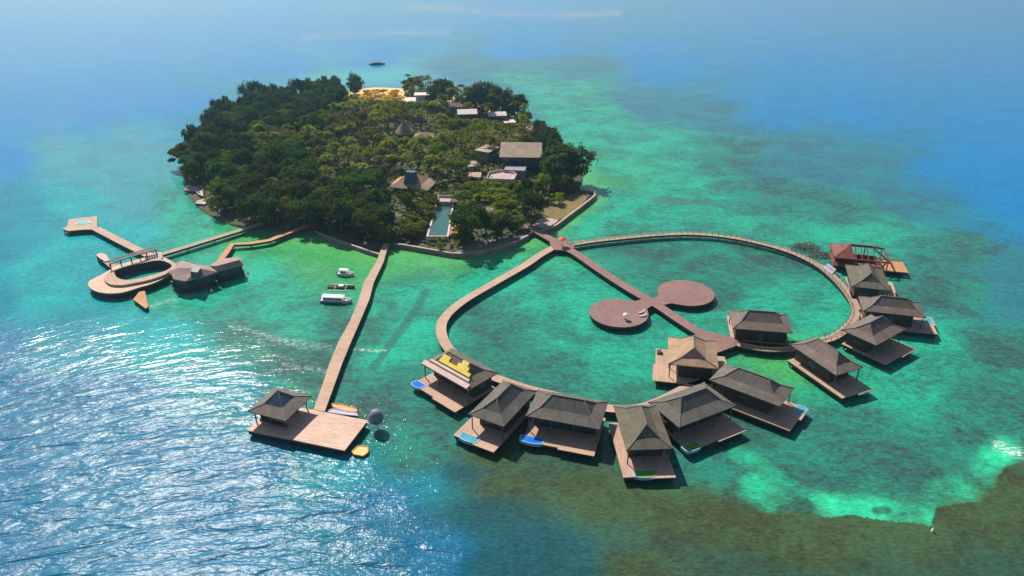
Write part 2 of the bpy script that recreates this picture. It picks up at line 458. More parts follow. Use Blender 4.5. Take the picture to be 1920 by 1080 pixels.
    for bx, by, br in ((1655,955,20),(1500,950,26),(1715,915,9),(1762,880,12),(1690,968,9)):
        blend(sstep(-np.hypot(ex-bx,(ey-by)*1.7), -br, -br*.6)*.85, (.03,.11,.07))
    # shallow sand beside the seawall and the shore
    shore = [(500,440),(560,446),(620,458),(700,480),(740,470),(790,474),(850,482),(905,480),(940,470),(1000,445),(1040,432),(1075,408),(1120,372),(1105,345),(1090,300)]
    hd = seg_dist(px+(n2-.5)*8, py+(n3-.5)*4, shore)
    blend(sstep(-hd, -26, -3)*.7, (.11,.38,.11), (.085,.32,.10))
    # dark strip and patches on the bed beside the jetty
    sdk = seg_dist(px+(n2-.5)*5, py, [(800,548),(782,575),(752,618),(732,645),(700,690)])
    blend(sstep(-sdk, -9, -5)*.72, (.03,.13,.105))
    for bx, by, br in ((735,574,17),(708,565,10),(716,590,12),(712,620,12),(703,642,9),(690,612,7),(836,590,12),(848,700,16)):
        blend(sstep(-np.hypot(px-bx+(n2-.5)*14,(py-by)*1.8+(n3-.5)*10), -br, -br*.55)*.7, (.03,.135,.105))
    pd = np.hypot((px-1270)/60+(n2-.5)*.6, (py-378)/9+(n3-.5))
    blend(sstep(-pd,-1.1,-.6)*.7, (.05,.12,.11))
    # sand bars far out
    for pts, w in (([(560,70),(640,68),(720,63),(840,60)],4.5), ([(760,12),(860,18),(960,26),(1080,28),(1160,26)],5)):
        d_ = seg_dist(px, py+(n2-.5)*3, pts)
        blend(sstep(-d_, -w*2.6, w)*.55*np.clip(fbm(px*.012,py*.1,77)*2-.4,0,1), (.36,.32,.27))
    bd = seg_dist(px, py, [(560,165),(640,150),(700,140),(760,140)])
    blend(sstep(-bd, -22, -4)*.5, (.05,.40,.33))
    # foam: breaking water on the reef at the right, a line of wash by the jetty, painted glints left of it
    foam_glint = np.zeros(len(x))
    foam_glint = np.maximum(foam_glint, sstep(-seg_dist(px, py, [(1870,835),(1895,846),(1925,852)]), -15, -2)*1.3)
    foam_glint = np.maximum(foam_glint, sstep(-seg_dist(px, py+(n3-.5)*3, [(660,655),(690,657),(724,657)]), -3.0, -.8))
    for pts in ([(485,640),(530,636),(580,644),(620,652)], [(430,610),(500,628),(560,648),(600,655)], [(530,683),(590,692),(635,700)], [(330,690),(400,676),(470,684)], [(430,752),(470,768)]):
        foam_glint = np.maximum(foam_glint, .38*sstep(-seg_dist(px+(n2-.5)*10, py+(n3-.5)*8, pts), -6, -1.2))  # sun glints on the ripples, painted into the water colour as pale streaks
    foam_glint = np.maximum(foam_glint, .5*sstep(-seg_dist(px, py, [(270,578),(330,560),(400,548)]), -4, -1))
    # sheltered water inside the reef lies flatter
    swell = np.clip(deep*1.15, 0, 1)*sstep(py, 510, 800) + .25*sstep(py,540,660)*sstep(-px,-700,-500)
    swell = np.clip(swell, 0, 1)*np.interp(px, [640,980], [1,.25])
    chop = sstep(py, 640, 800)*np.interp(px, [430,680,1000,1300], [0,1,.8,.1])
    for nm, arr in (('ColA', ca), ('ColB', cb), ('Msk', np.stack([foam_glint, swell, chop],1))):
        at = me.attributes.new(nm, 'FLOAT_COLOR', 'POINT')
        at.data.foreach_set('color', np.hstack([arr, np.ones((len(x),1))]).astype(np.float32).ravel())
    me.polygons.foreach_set('use_smooth', [True]*len(me.polygons))
    m, nt, b = newmat('sea water')
    pos = N(nt, 'ShaderNodeNewGeometry').outputs['Position']
    A_ = N(nt, 'ShaderNodeAttribute', attribute_name='ColA').outputs['Color']
    B_ = N(nt, 'ShaderNodeAttribute', attribute_name='ColB').outputs['Color']
    mk = N(nt, 'ShaderNodeSeparateXYZ'); nt.links.new(N(nt, 'ShaderNodeAttribute', attribute_name='Msk').outputs['Vector'], mk.inputs[0])
    fo, sw, ch = mk.outputs
    sp_ = N(nt, 'ShaderNodeSeparateXYZ'); nt.links.new(pos, sp_.inputs[0])
    xs_ = math_(nt, 'ADD', sp_.outputs[0], 20.0)
    bow = math_(nt, 'ADD', sp_.outputs[1], math_(nt, 'MULTIPLY', math_(nt, 'MULTIPLY', xs_, xs_), .0021))
    cv_ = N(nt, 'ShaderNodeCombineXYZ'); nt.links.new(sp_.outputs[0], cv_.inputs[0]); nt.links.new(bow, cv_.inputs[1])
    bent = cv_.outputs[0]
    p1 = noise(nt, mapping(nt, pos, (1,1.25,1), .3), .055, 7, .68, .6)
    p2 = noise(nt, mapping(nt, pos, (1,1.6,1), -.2), .42, 6, .7, .3)
    pat = math_(nt, 'ADD', math_(nt, 'MULTIPLY', p1, .56), math_(nt, 'MULTIPLY', p2, .44))
    col = mixc(nt, ramp(nt, pat, .43, .57), A_, B_)
    p3 = noise(nt, mapping(nt, pos, (.8,1.8,1), .1), 1.1, 3, .6)
    p4 = noise(nt, mapping(nt, pos, (1,1.3,1), .4), .42, 8, .72, .2)
    heads = math_(nt, 'MULTIPLY', ramp(nt, p4, .55, .64), math_(nt, 'MULTIPLY', ramp(nt, p1, .42, .60, .25, .75), math_(nt, 'SUBTRACT', 1.0, sw)))
    dk = N(nt, 'ShaderNodeVectorMath', operation='SCALE'); nt.links.new(B_, dk.inputs[0]); dk.inputs['Scale'].default_value = .55
    col = mixc(nt, heads, col, dk.outputs[0])
    g = ramp(nt, p3, .3, .7, .72, 1.28)
    gm = N(nt, 'ShaderNodeVectorMath', operation='SCALE'); nt.links.new(col, gm.inputs[0]); nt.links.new(g, gm.inputs['Scale'])
    fm = math_(nt, 'MULTIPLY', ramp(nt, noise(nt, mapping(nt, pos, (.6,1.6,1), .15), 1.3, 6, .75), .49, .60), fo)
    col = mixc(nt, fm, gm.outputs[0], (.75,.76,.74))
    nt.links.new(col, b.inputs['Base Color'])
    b.inputs['IOR'].default_value = 1.33; b.inputs['Specular IOR Level'].default_value = .29
    nt.links.new(math_(nt, 'ADD', math_(nt, 'MULTIPLY', ramp(nt, sw, 0, 1, .12, .33), ramp(nt, ch, 0, 1, 1, .8)), math_(nt, 'MULTIPLY', fm, .4)), b.inputs['Roughness'])
    # waves: swell with long crests, chop, ripple
    s1 = noise(nt, mapping(nt, bent, (.34,1,1)), .31, 3, .5, .5)
    s2 = noise(nt, mapping(nt, bent, (.45,1,1)), .85, 3, .55, .3)
    s3 = noise(nt, mapping(nt, pos, (.7,1,1)), 1.5, 3, .6)
    hgt = math_(nt, 'ADD', math_(nt, 'MULTIPLY', math_(nt, 'MULTIPLY', s1, 1.22), sw),
          math_(nt, 'ADD', math_(nt, 'MULTIPLY', s2, ramp(nt, sw, 0, 1, .05, .19)), math_(nt, 'MULTIPLY', s3, math_(nt, 'ADD', ramp(nt, sw, 0, 1, .03, .06), math_(nt, 'MULTIPLY', ch, .085)))))
    bp = N(nt, 'ShaderNodeBump'); bp.inputs['Strength'].default_value = 1.0; bp.inputs['Distance'].default_value = 1.0
    nt.links.new(hgt, bp.inputs['Height']); nt.links.new(bp.outputs[0], b.inputs['Normal'])
    me.materials.append(m)
    o = link('sea', me); o['kind'] = 'structure'
build_sea()

# ------------------------------------------------------------------ island ground
OUT = [ # shore in the photo, going round; second value: height of the ground edge
 (346,322,.4),(350,350,.4),(362,378,.5),(392,402,.5),(440,422,.6),(500,428,.7),(560,432,.8),(610,440,.9),(660,455,1.0),(712,470,1.2),(740,457.5,1.3),(790,464,1.3),
 (840,472,1.3),(880,472,1.3),(915,467,1.3),(950,457,1.3),(980,446,1.3),(1003,436,1.3),(1040,422,1.3),(1066,403,1.3),(1095,381,1.3),(1112,363,1.3),(1082,354,1.0),
 (1092,335,.4),(1085,310,.3),(1062,285,.3),(1032,258,.3),(1005,238,.3),(985,222,.3),(960,208,.3),(925,200,.3),(880,190,.3),(845,180,.3),(800,172,.3),(760,166,.25),(700,164,.25),(650,171,.25),(610,180,.3),
 (560,190,.3),(500,200,.3),(450,212,.3),(410,232,.3),(380,256,.3),(358,284,.3)]
OW = [gp((a,b), z) for a, b, z in OUT]
CEN = Vector((sum(p.x for p in OW)/len(OW), sum(p.y for p in OW)/len(OW), 0))
_ang = np.array([math.atan2(p.y-CEN.y, p.x-CEN.x) for p in OW]); _rad = np.array([math.hypot(p.x-CEN.x, p.y-CEN.y) for p in OW]); _ez = np.array([p.z for p in OW])
_o = np.argsort(_ang); _ang, _rad, _ez = _ang[_o], _rad[_o], _ez[_o]
def shore_r(x, y):
    a = math.atan2(y-CEN.y, x-CEN.x)
    return (np.interp(a, _ang, _rad, period=2*math.pi), np.interp(a, _ang, _ez, period=2*math.pi))
def ground_z(x, y):
    rr, ez = shore_r(x, y); s = math.hypot(x-CEN.x, y-CEN.y)/rr
    return ez + (2.6*(1-s*s) if s < 1 else 0)
def on_island(x, y, margin=0):
    rr, _ = shore_r(x, y); return math.hypot(x-CEN.x, y-CEN.y) < rr-margin
def ggp(px):
    """photo point -> point on the island's ground"""
    z = 2.0
    for _ in range(6):
        p = gp(px, z); z = ground_z(p.x, p.y)
    return Vector((p.x, p.y, z))
def build_ground():
    mb = MB(); n = 180; ss = [1.0,.985,.96,.93,.88,.8,.7,.58,.45,.3,.15]
    vs = []
    for k in range(n):
        a = 2*math.pi*k/n - math.pi
        rr = np.interp(a, _ang, _rad, period=2*math.pi)
        x, y = CEN.x+rr*math.cos(a)*1.004, CEN.y+rr*math.sin(a)*1.004
        vs.append((x, y, -1.0))
    for s in ss:
        for k in range(n):
            a = 2*math.pi*k/n - math.pi
            rr = np.interp(a, _ang, _rad, period=2*math.pi); ez = np.interp(a, _ang, _ez, period=2*math.pi)
            x, y = CEN.x+s*rr*math.cos(a), CEN.y+s*rr*math.sin(a)
            vs.append((x, y, ez+2.6*(1-s*s)+(.25*math.sin(x*.31)*math.cos(y*.27) if s < .9 else 0)))
    vs.append((CEN.x, CEN.y, ground_z(CEN.x, CEN.y)))
    fs = []
    for i in range(len(ss)):
        for k in range(n): fs.append((i*n+k, i*n+(k+1)%n, (i+1)*n+(k+1)%n, (i+1)*n+k))
    for k in range(n): fs.append((len(ss)*n+k, len(ss)*n+(k+1)%n, len(vs)-1))
    mb.add(vs, fs)
    m, nt, b = newmat('island soil and litter')
    pos = N(nt, 'ShaderNodeNewGeometry').outputs['Position']
    n1 = noise(nt, pos, .08, 6, .65); n2 = noise(nt, pos, .5, 5, .65)
    col = mixc(nt, ramp(nt, n1, .4, .6), (.06,.055,.025), (.045,.065,.015))
    col = mixc(nt, ramp(nt, n2, .45, .7), col, (.11,.085,.045))
    # beach sand at the far shore: by place
    sep = N(nt, 'ShaderNodeSeparateXYZ'); nt.links.new(pos, sep.inputs[0])
    far = ramp(nt, sep.outputs[1], 425, 440)
    low = ramp(nt, sep.outputs[2], 1.3, .7)
    col = mixc(nt, math_(nt, 'MAXIMUM', math_(nt,'MULTIPLY',far,1.0), math_(nt,'MULTIPLY',ramp(nt, sep.outputs[1], 330, 360),low)), col, (.66,.46,.17))
    nt.links.new(col, b.inputs['Base Color']); b.inputs['Roughness'].default_value = .95
    o = mb.build('island_ground', m, smooth=True); o['kind'] = 'structure'
build_ground()

# ------------------------------------------------------------------ seawall and lawn
def ribbon(pts, w, z0, z1, closed=False):
    """strip of width w along world points -> list of (left, right)"""
    L, Rr = [], []
    n = len(pts)
    for i, p in enumerate(pts):
        a = pts[max(i-1,0)]; b = pts[min(i+1,n-1)]
        d = Vector((b[0]-a[0], b[1]-a[1], 0)).normalized(); nn = Vector((-d.y, d.x, 0))
        ww = w[i] if isinstance(w, (list, tuple)) else w
        L.append(Vector((p[0],p[1],0))+nn*ww/2); Rr.append(Vector((p[0],p[1],0))-nn*ww/2)
    return L + Rr[::-1]
def smooth_line(pts, k=6):
    """Catmull-Rom through points"""
    P = [Vector(p) for p in pts]; P = [P[0]*2-P[1]] + P + [P[-1]*2-P[-2]]; out = []
    for i in range(1, len(P)-2):
        for j in range(k):
            t = j/k; a, b, c, d = P[i-1], P[i], P[i+1], P[i+2]
            out.append(.5*((2*b)+(c-a)*t+(2*a-5*b+4*c-d)*t*t+(3*b-a-3*c+d)*t**3))
    out.append(P[-2]); return out

def seawall(name, pts, label, w=.55, top=1.5):
    wp = smooth_line([gp(p, 1.5) for p in pts], 3)
    off = wp[len(wp)//2].copy(); off.z = 0
    root = empty(name, off, 0, label, 'wall')
    a = MB(); poly = ribbon(wp, w, 0, 0); a.prism(poly, -1, top); a.build('wall', M['concrete'], root, off)
    c = MB(); poly = ribbon(wp, w+.2, 0, 0); c.prism(poly, top+.003, top+.12); c.build('coping', M['pinkwall'], root, off)
seawall('seawall', [(740,457),(762,459.5),(790,464.5),(823,470),(850,474.5),(880,475),(905,472),(931,465.5),(961,455.5),(990,441)], 'curved stone seawall with pale coping between the jetty and the lagoon bridge')
seawall('seawall', [(1008,436),(1022,430),(1043,421.5),(1066,404),(1096,381.5),(1116,362.5),(1084,354.5)], 'pale seawall bending round the grassy right hand point of the island')
seawall('seawall', [(590,432),(625,446),(652,455),(684,466),(712,475)], 'low shaded seawall under the trees on the left side of the jetty', .5, 1.2)

def ground_patch(name, poly, mat, dz, label=None, cat=None, kind='structure'):
    P = [gp(q, 1.9) for q in poly]
    mb = MB(); n = len(P)
    pts = smooth_line(P+[P[0]], 4)[:-1]
    mb.prism([(p.x,p.y) for p in pts], 0.3, lambda p: ground_z(p.x, p.y)+dz)
    o = mb.build(name, mat); tag(o, label, cat, None, kind); return o
m, nt, b = newmat('dry lawn')
pos = N(nt, 'ShaderNodeNewGeometry').outputs['Position']
c_ = mixc(nt, ramp(nt, noise(nt, pos, .16, 6, .7), .4, .62), (.13,.13,.02), (.26,.16,.055))
c_ = mixc(nt, ramp(nt, noise(nt, pos, 1.2, 4, .6), .4, .7, 0, .6), c_, (.06,.07,.015))
nt.links.new(c_, b.inputs['Base Color']); b.inputs['Roughness'].default_value = .95
M['lawn'] = m
M['soil'] = mat_plain('bare orange soil', (.30,.17,.085), .95, .35, .25)
M['path'] = mat_plain('grey stone path', (.16,.15,.16), .85, .25, .4)
ground_patch('lawn', [(1102,364),(1096,376),(1068,398),(1050,409),(1030,406),(1015,395),(1030,380),(1060,370),(1080,362)], M['lawn'], .12)
ground_patch('terrace_ground', [(1000,420),(1014,409),(1040,408),(1045,413),(1020,425)], M['pinkwall'], .10)
ground_patch('stone_path', [(852,470),(875,460),(900,452),(940,446),(975,440),(985,441),(950,450),(915,459),(885,467),(860,472)], M['path'], .14)
ground_patch('bare_ground', [(870,471),(895,462),(930,453),(975,445),(985,442),(955,455),(925,464),(900,469)], M['soil'], .10)

# ------------------------------------------------------------------ boardwalks and decks
DZ = 1.65
def piles(root, off, pts, z1, r=.16, n=60):
    me = None
    step = max(1, len(pts)//n + (1 if len(pts) > n else 0))
    for p in pts[::step]:
        if me is None:
            o = MB().tube([(0,0,-1.0),(0,0,z1)], [r, r], 8).build('pile', M['pile'], root); me = o.data
        else: o = link('pile', me, root)
        o.location = (p[0]-off[0], p[1]-off[1], 0)
def resample(line, step):
    out = [line[0]]; acc = 0
    for a, b in zip(line[:-1], line[1:]):
        d = (b-a).length; acc += d
        if acc >= step: out.append(b); acc = 0
    return out
def slab(root, off, poly, z1, mat, th=.22, skirt=.55, uvax=(1,0,0), name='deck', holes=()):
    a = MB(); a.uvax = uvax; a.prism(poly, z1-th, z1, holes); a.build(name, mat, root, off)
    c = Vector((sum(p[0] for p in poly)/len(poly), sum(p[1] for p in poly)/len(poly), 0))
    k = MB(); n = len(poly)
    inner = []
    for i, p in enumerate(poly):
        a_, b_ = poly[i-1], poly[(i+1)%n]
        d = Vector((b_[0]-a_[0], b_[1]-a_[1], 0))
        if d.length < 1e-6: d = Vector((1,0,0))
        d.normalize(); nn = Vector((-d.y, d.x, 0))
        inner.append(nn)
    area = sum(poly[i][0]*poly[(i+1)%n][1]-poly[(i+1)%n][0]*poly[i][1] for i in range(n))
    sgn = 1 if area > 0 else -1
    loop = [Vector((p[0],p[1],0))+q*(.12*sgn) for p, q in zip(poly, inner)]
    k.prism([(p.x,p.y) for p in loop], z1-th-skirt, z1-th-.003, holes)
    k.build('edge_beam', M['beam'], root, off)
def boardwalk(pts, w, mat, label, z=DZ, sm=6, group=None, cat='boardwalk', name='boardwalk', rail=False):
    W = [gp(p, z) for p in pts]
    line = smooth_line(W, sm) if sm else W
    off = line[len(line)//2].copy(); off.z = 0
    root = empty(name, off, 0, label, cat, group)
    d = (line[-1]-line[0]).normalized()
    if isinstance(w, list):
        ws = np.interp(np.linspace(0, len(w)-1, len(line)), range(len(w)), w).tolist()
    else: ws = w
    poly = ribbon(line, ws, 0, 0)
    slab(root, off, poly, z, mat, uvax=(d.x, d.y, 0))
    wv = ws if isinstance(ws, (int, float)) else min(ws)
    sp = resample(line if sm else [W[0].lerp(W[-1], t/40) for t in range(41)], 5.5)
    pp = []
    for i, p in enumerate(sp):
        a = sp[max(i-1,0)]; b = sp[min(i+1,len(sp)-1)]; t = (b-a).normalized(); nn = Vector((-t.y,t.x,0))
        pp += [p+nn*(wv/2-.3), p-nn*(wv/2-.3)]
    piles(root, off, pp, z-.25, .14, 50)
    if rail:
        rl = MB(); sgn = 1
        for side in (1, -1):
            q = []
            fine = resample(line, 1.6)
            for i, p in enumerate(fine):
                a = fine[max(i-1,0)]; b = fine[min(i+1,len(fine)-1)]; t = (b-a).normalized(); nn = Vector((-t.y,t.x,0))
                q.append(p+nn*side*(wv/2-.1))
            for p in q: rl.bar((p.x,p.y,z), (p.x,p.y,z+.9), .1)
            for a, b in zip(q[:-1], q[1:]): rl.bar((a.x,a.y,z+.9), (b.x,b.y,z+.9), .09)
        rl.build('railing', M['post'], root, off)
    return root

LEFT = [(1040,462),(1012,478),(985,496.5),(935,525),(880,556.5),(850,578),(832,598),(827,618),(834,642),(852,664),(885,688),(930,708),(985,727),(1040,741),(1100,757),(1150,766),(1200,764),(1245,748),(1285,728),(1322,716),(1345,702),(1352,686),(1348,668)]
RIGHT = [(1066,459),(1100,453),(1150,447),(1230,439.5),(1300,437.5),(1370,444),(1430,456.5),(1480,471),(1530,494),(1562,518),(1590,549),(1604,574),(1603,594),(1588,614),(1562,632),(1530,641),(1490,652),(1440,654),(1400,648),(1370,640)]
boardwalk(LEFT, 2.7, M['deck'], 'curved timber boardwalk sweeping from the red parasol round behind the front villas', rail=False)
boardwalk(RIGHT, 2.4, M['deck_grey'], 'curved greyish boardwalk sweeping round the far and right side of the lagoon', rail=True)
boardwalk([(978,421.5),(1008,434),(1036,450),(1056,462),(1082,476),(1130,509),(1180,541),(1230,570),(1275,600),(1318,627)], 3.0, M['deck_red'], 'straight reddish boardwalk running from the island through the two round decks', z=DZ+.02, sm=3)
def deckthing(name, poly_px, z, mat, label, cat, uvax=(1,0,0), smooth=0, skirt=.55, npile=10, holes=()):
    P = [gp(p, z) for p in poly_px]
    if smooth: P = smooth_line(P+[P[0]], smooth)[:-1]
    off = Vector((sum(p.x for p in P)/len(P), sum(p.y for p in P)/len(P), 0))
    root = empty(name, off, 0, label, cat)
    slab(root, off, [(p.x,p.y) for p in P], z, mat, skirt=skirt, uvax=uvax, holes=holes)
    st = max(1, len(P)//npile)
    piles(root, off, [p.lerp(Vector((off.x,off.y,z)), .08) for p in P[::st]], z-.25, .15)
    return root
def circ(c, r, n=40, neck=None):
    return [(c[0]+r*math.cos(2*math.pi*k/n), c[1]+r*math.sin(2*math.pi*k/n)) for k in range(n)]
def round_deck(cpx, r, neckpx, label):
    c = gp(cpx, DZ+.03); nk = gp(neckpx, DZ+.03)
    d = (nk-c); d.z = 0; L = d.length; d.normalize(); a0 = math.atan2(d.y, d.x)
    pts = []
    for k in range(49):
        t = a0 + R(38) + R(360-76)*k/48
        pts.append((c.x+r*math.cos(t), c.y+r*math.sin(t)))
    nn = Vector((-d.y, d.x, 0))
    def q(s, w): v = c+d*s+nn*w; return (v.x, v.y)
    pts += [q(r*1.0, -2.6), q(L-.6, -2.2), q(L-.6, 2.2), q(r*1.0, 2.6)]
    root = empty('round_deck', (c.x,c.y,0), 0, label, 'deck')
    slab(root, (c.x,c.y,0), pts, DZ+.035, M['deck_red'], skirt=.8, uvax=(d.x,d.y,0))
    piles(root, (c.x,c.y,0), [(c.x+(r-1)*math.cos(t), c.y+(r-1)*math.sin(t)) for t in np.linspace(0, 6.28, 13)[:-1]], DZ-.25, .17)
round_deck((1160,586), 8.0, (1216,566), 'round reddish deck with a white parasol, nearer one of the pair')
round_deck((1286,548.5), 8.0, (1226,568), 'empty round reddish deck, farther one of the pair on the centre boardwalk')
deckthing('plaza_deck', [(1298,630),(1318,619),(1352,627),(1392,637),(1378,649),(1345,661),(1322,645)], DZ+.05, M['deck_red'], 'fan shaped reddish deck where the centre boardwalk meets the villas', 'deck', uvax=(.7,-.7,0))
deckthing('junction_deck', [(1030,455),(1043,450),(1066,452),(1078,458),(1076,465),(1058,469),(1038,468)], DZ+.06, M['deck_red'], 'small junction deck under the red parasol where three boardwalks meet', 'deck')

# long jetty, outline as seen
JL = [(587.5,768),(605,720),(618,680),(635,640),(657,600),(673,560),(682,530),(694,510),(706,490),(713,470),(720,456)]
JR = [(609,771),(627.5,720),(642,680),(658.5,640),(676,600),(693,560),(700.5,530),(710,510),(719.5,490),(725,470),(730.5,456)]
_j = [gp(p, DZ) for p in JL] + [gp(p, DZ) for p in JR[::-1]]
root = empty('jetty', gp((675,560), 0), 0, 'long straight jetty running from the island to the pavilion platform', 'jetty')
off = root.location.copy()
slab(root, off, [(p.x,p.y) for p in _j], DZ, M['deck'], skirt=.6, uvax=(.3,.95,0))
piles(root, off, [gp((a[0]*.85+b[0]*.15, a[1]), DZ) for a, b in zip(JL, JR)] + [gp((a[0]*.15+b[0]*.85, a[1]), DZ) for a, b in zip(JL, JR)], DZ-.25, .16)

# ------------------------------------------------------------------ roofs
def joglo(mb, x0, x1, y0, y1, ze, ins, dzm, ridge, dzr, axis='x', th=.22):
    """two pitch hip roof: shallow skirt, steeper top with a short ridge"""
    ix, iy = ins
    e = [(x0,y0,ze),(x1,y0,ze),(x1,y1,ze),(x0,y1,ze)]
    mdl = [(x0+ix,y0+iy,ze+dzm),(x1-ix,y0+iy,ze+dzm),(x1-ix,y1-iy,ze+dzm),(x0+ix,y1-iy,ze+dzm)]
    cx, cy = (x0+x1)/2, (y0+y1)/2; zr = ze+dzm+dzr
    if axis == 'x': rg = [(cx-ridge/2,cy,zr),(cx+ridge/2,cy,zr)]
    else: rg = [(cx,cy-ridge/2,zr),(cx,cy+ridge/2,zr)]
    low = [(p[0],p[1],p[2]-th) for p in e]
    vs = e+mdl+rg+low
    fs = [(0,1,5,4),(1,2,6,5),(2,3,7,6),(3,0,4,7)]
    if axis == 'x': fs += [(4,5,9,8),(5,6,9),(6,7,8,9),(7,4,8)]
    else: fs += [(4,5,8),(5,6,9,8),(6,7,9),(7,4,8,9)]
    fs += [(10,11,1,0),(11,12,2,1),(12,13,3,2),(13,10,0,3),(13,12,11,10)]
    mb.add(vs, fs)
    hips = [(e[i], mdl[i]) for i in range(4)]
    if axis == 'x': hips += [(mdl[0],rg[0]),(mdl[3],rg[0]),(mdl[1],rg[1]),(mdl[2],rg[1]),(rg[0],rg[1])]
    else: hips += [(mdl[0],rg[0]),(mdl[1],rg[0]),(mdl[2],rg[1]),(mdl[3],rg[1]),(rg[0],rg[1])]
    return hips

def caps(hips, root):
    c = MB()
    for a, b in hips: c.bar(Vector(a)+Vector((0,0,.03)), Vector(b)+Vector((0,0,.03)), .26, .12)
    return c.build('ridge_cap', M['cap'], root)

ZE = 5.5
def villa(fc, yaw, W, D, kind, roofmat, label, pool=None, deck=None, front=3.4, extra_roof=None, step=True):
    """local frame: x along the front, -y outward to the open water; origin under the middle of the front eave"""
    t = empty('water_villa', (fc[0], fc[1], 0), yaw, label, 'villa', 'grey roofed villas on stilts round the lagoon')
    x0, x1 = -W/2, W/2
    dk = deck or (x0+.2, x1-.2)
    a, b_ = dk
    # deck in two levels
    ms = (a+b_)/2
    poly = [(a,-front),(ms,-front),(ms,-front-.0),(b_,-front-.55),(b_,D-.8),(a,D-.8)] if step else [(a,-front),(b_,-front),(b_,D-.8),(a,D-.8)]
    poly = [(a,-front),(ms,-front),(ms,-front-.55),(b_,-front-.55),(b_,D-.8),(a,D-.8)] if step else poly
    d = MB(); d.uvax = (0,1,0) if kind == 'A' else (1,0,0)
    d.prism(poly, DZ-.2, DZ); d.build('deck', M['deck'], t)
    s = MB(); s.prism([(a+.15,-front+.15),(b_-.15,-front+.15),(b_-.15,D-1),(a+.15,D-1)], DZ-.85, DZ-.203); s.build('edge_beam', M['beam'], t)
    # piles
    me = None
    for yy in (-front+.6, D*.3, D*.62, D-1.4):
        for xx in (a+.5, (a+b_)/2, b_-.5):
            if me is None: o = MB().tube([(0,0,-1),(0,0,DZ-.8)], [.2,.2], 8).build('pile', M['pile'], t); me = o.data
            else: o = link('pile', me, t)
            o.location = (xx, yy, 0)
    # walls: closed block set back from the eaves, open veranda in front
    wi, fb, bb = 1.1, 2.6, 1.2
    wall = MB(); wx0, wx1, wy0, wy1 = x0+wi, x1-wi, fb, D-bb
    wall.box(wx0, wx1, wy1-.18, wy1, DZ, ZE-.1)
    wall.box(wx0, wx0+.18, wy0, wy1-.18, DZ, ZE-.1); wall.box(wx1-.18, wx1, wy0, wy1-.18, DZ, ZE-.1)
    wall.box(wx0+.18, wx1-.18, wy0, wy0+.18, ZE-.9, ZE-.1)
    wall.box(wx0+.18, wx0+1.3, wy0, wy0+.18, DZ, ZE-.9); wall.box(wx1-1.3, wx1-.18, wy0, wy0+.18, DZ, ZE-.9)
    wall.box(wx0+.18, wx1-.18, wy0+.18, wy1-.18, ZE-.35, ZE-.25)
    wall.build('wall', M['wall'], t)
    nw = 3 if kind == 'A' else 2
    span = (wx1-1.3)-(wx0+1.3)
    for i in range(nw):
        xa = wx0+1.3+span*i/nw; xb = wx0+1.3+span*(i+1)/nw
        f = MB()
        f.box(xa, xa+.1, wy0+.02, wy0+.14, DZ, ZE-.9); f.box(xb-.1, xb, wy0+.02, wy0+.14, DZ, ZE-.9)
        f.box(xa+.1, xb-.1, wy0+.02, wy0+.14, ZE-1.02, ZE-.9); f.box(xa+.1, xb-.1, wy0+.02, wy0+.14, DZ, DZ+.1)
        fo = f.build('window', M['frame'], t)
        MB().box(xa+.1, xb-.1, wy0+.07, wy0+.1, DZ+.1, ZE-1.02).build('pane', M['glass'], fo)
    for sx in (wx0-.04, wx1):                       # side windows
        f = MB(); yy = (wy0+wy1)/2
        f.box(sx, sx+.04, yy-1.1, yy+1.1, DZ+1.1, DZ+2.4)
        f.build('side_window', M['glass'], t)
    f = MB(); f.box(-.6, .6, wy1, wy1+.05, DZ, DZ+2.15); f.build('door', M['post'], t)
    pm = None
    for px_ in ((x0+.55, x1-.55) if kind == 'B' else (x0+.55, x0+W*.35, x1-W*.35, x1-.55)):
        if pm is None: o = MB().tube([(0,0,DZ),(0,0,ZE-.2)], [.13,.13], 8).build('post', M['post'], t); pm = o.data
        else: o = link('post', pm, t)
        o.location = (px_, .5, 0)
    # roof
    r = MB()
    if kind == 'A': hips = joglo(r, x0, x1, 0, D, ZE, (W*.15, D*.25), .95, W*.44, 2.0, 'x')
    else: hips = joglo(r, x0, x1, 0, D, ZE, (W*.24, D*.15), .95, D*.42, 2.0, 'y')
    ro = r.build('roof', roofmat, t)
    caps(hips, ro)
    # pool
    if pool:
        pxc, wid, pm_ = pool
        yb, n = -front+1.9, 14
        arc = [(pxc+wid/2*math.cos(math.pi+math.pi*k/n), -front+.45+.85*math.sin(math.pi+math.pi*k/n)) for k in range(n+1)]
        outer = arc + [(pxc+wid/2, yb), (pxc-wid/2, yb)]
        cx_, cy_ = pxc, -front+.75
        inner = [(cx_+(q[0]-cx_)*.91, cy_+(q[1]-cy_)*.88) for q in outer]
        p = MB(); p.prism(outer, DZ-.6, DZ+.10, [inner]); po = p.build('pool', M['pool_rim'], t)
        w_ = MB(); w_.prism(inner, DZ-.5, DZ+.05); w_.build('pool_water', pm_, po)
    return t

def edge(p1, p2, z=ZE):
    a, b = gp(p1, z), gp(p2, z); d = b-a
    return (a+b)/2, math.atan2(d.y, d.x), d.length
def vil(p1, p2, W, D, kind, roof, label, yaw=None, **kw):
    c, y, w = edge(p1, p2)
    if yaw is not None: y = R(yaw)
    return villa((c.x, c.y), y, W, D, kind, roof, label, **kw)

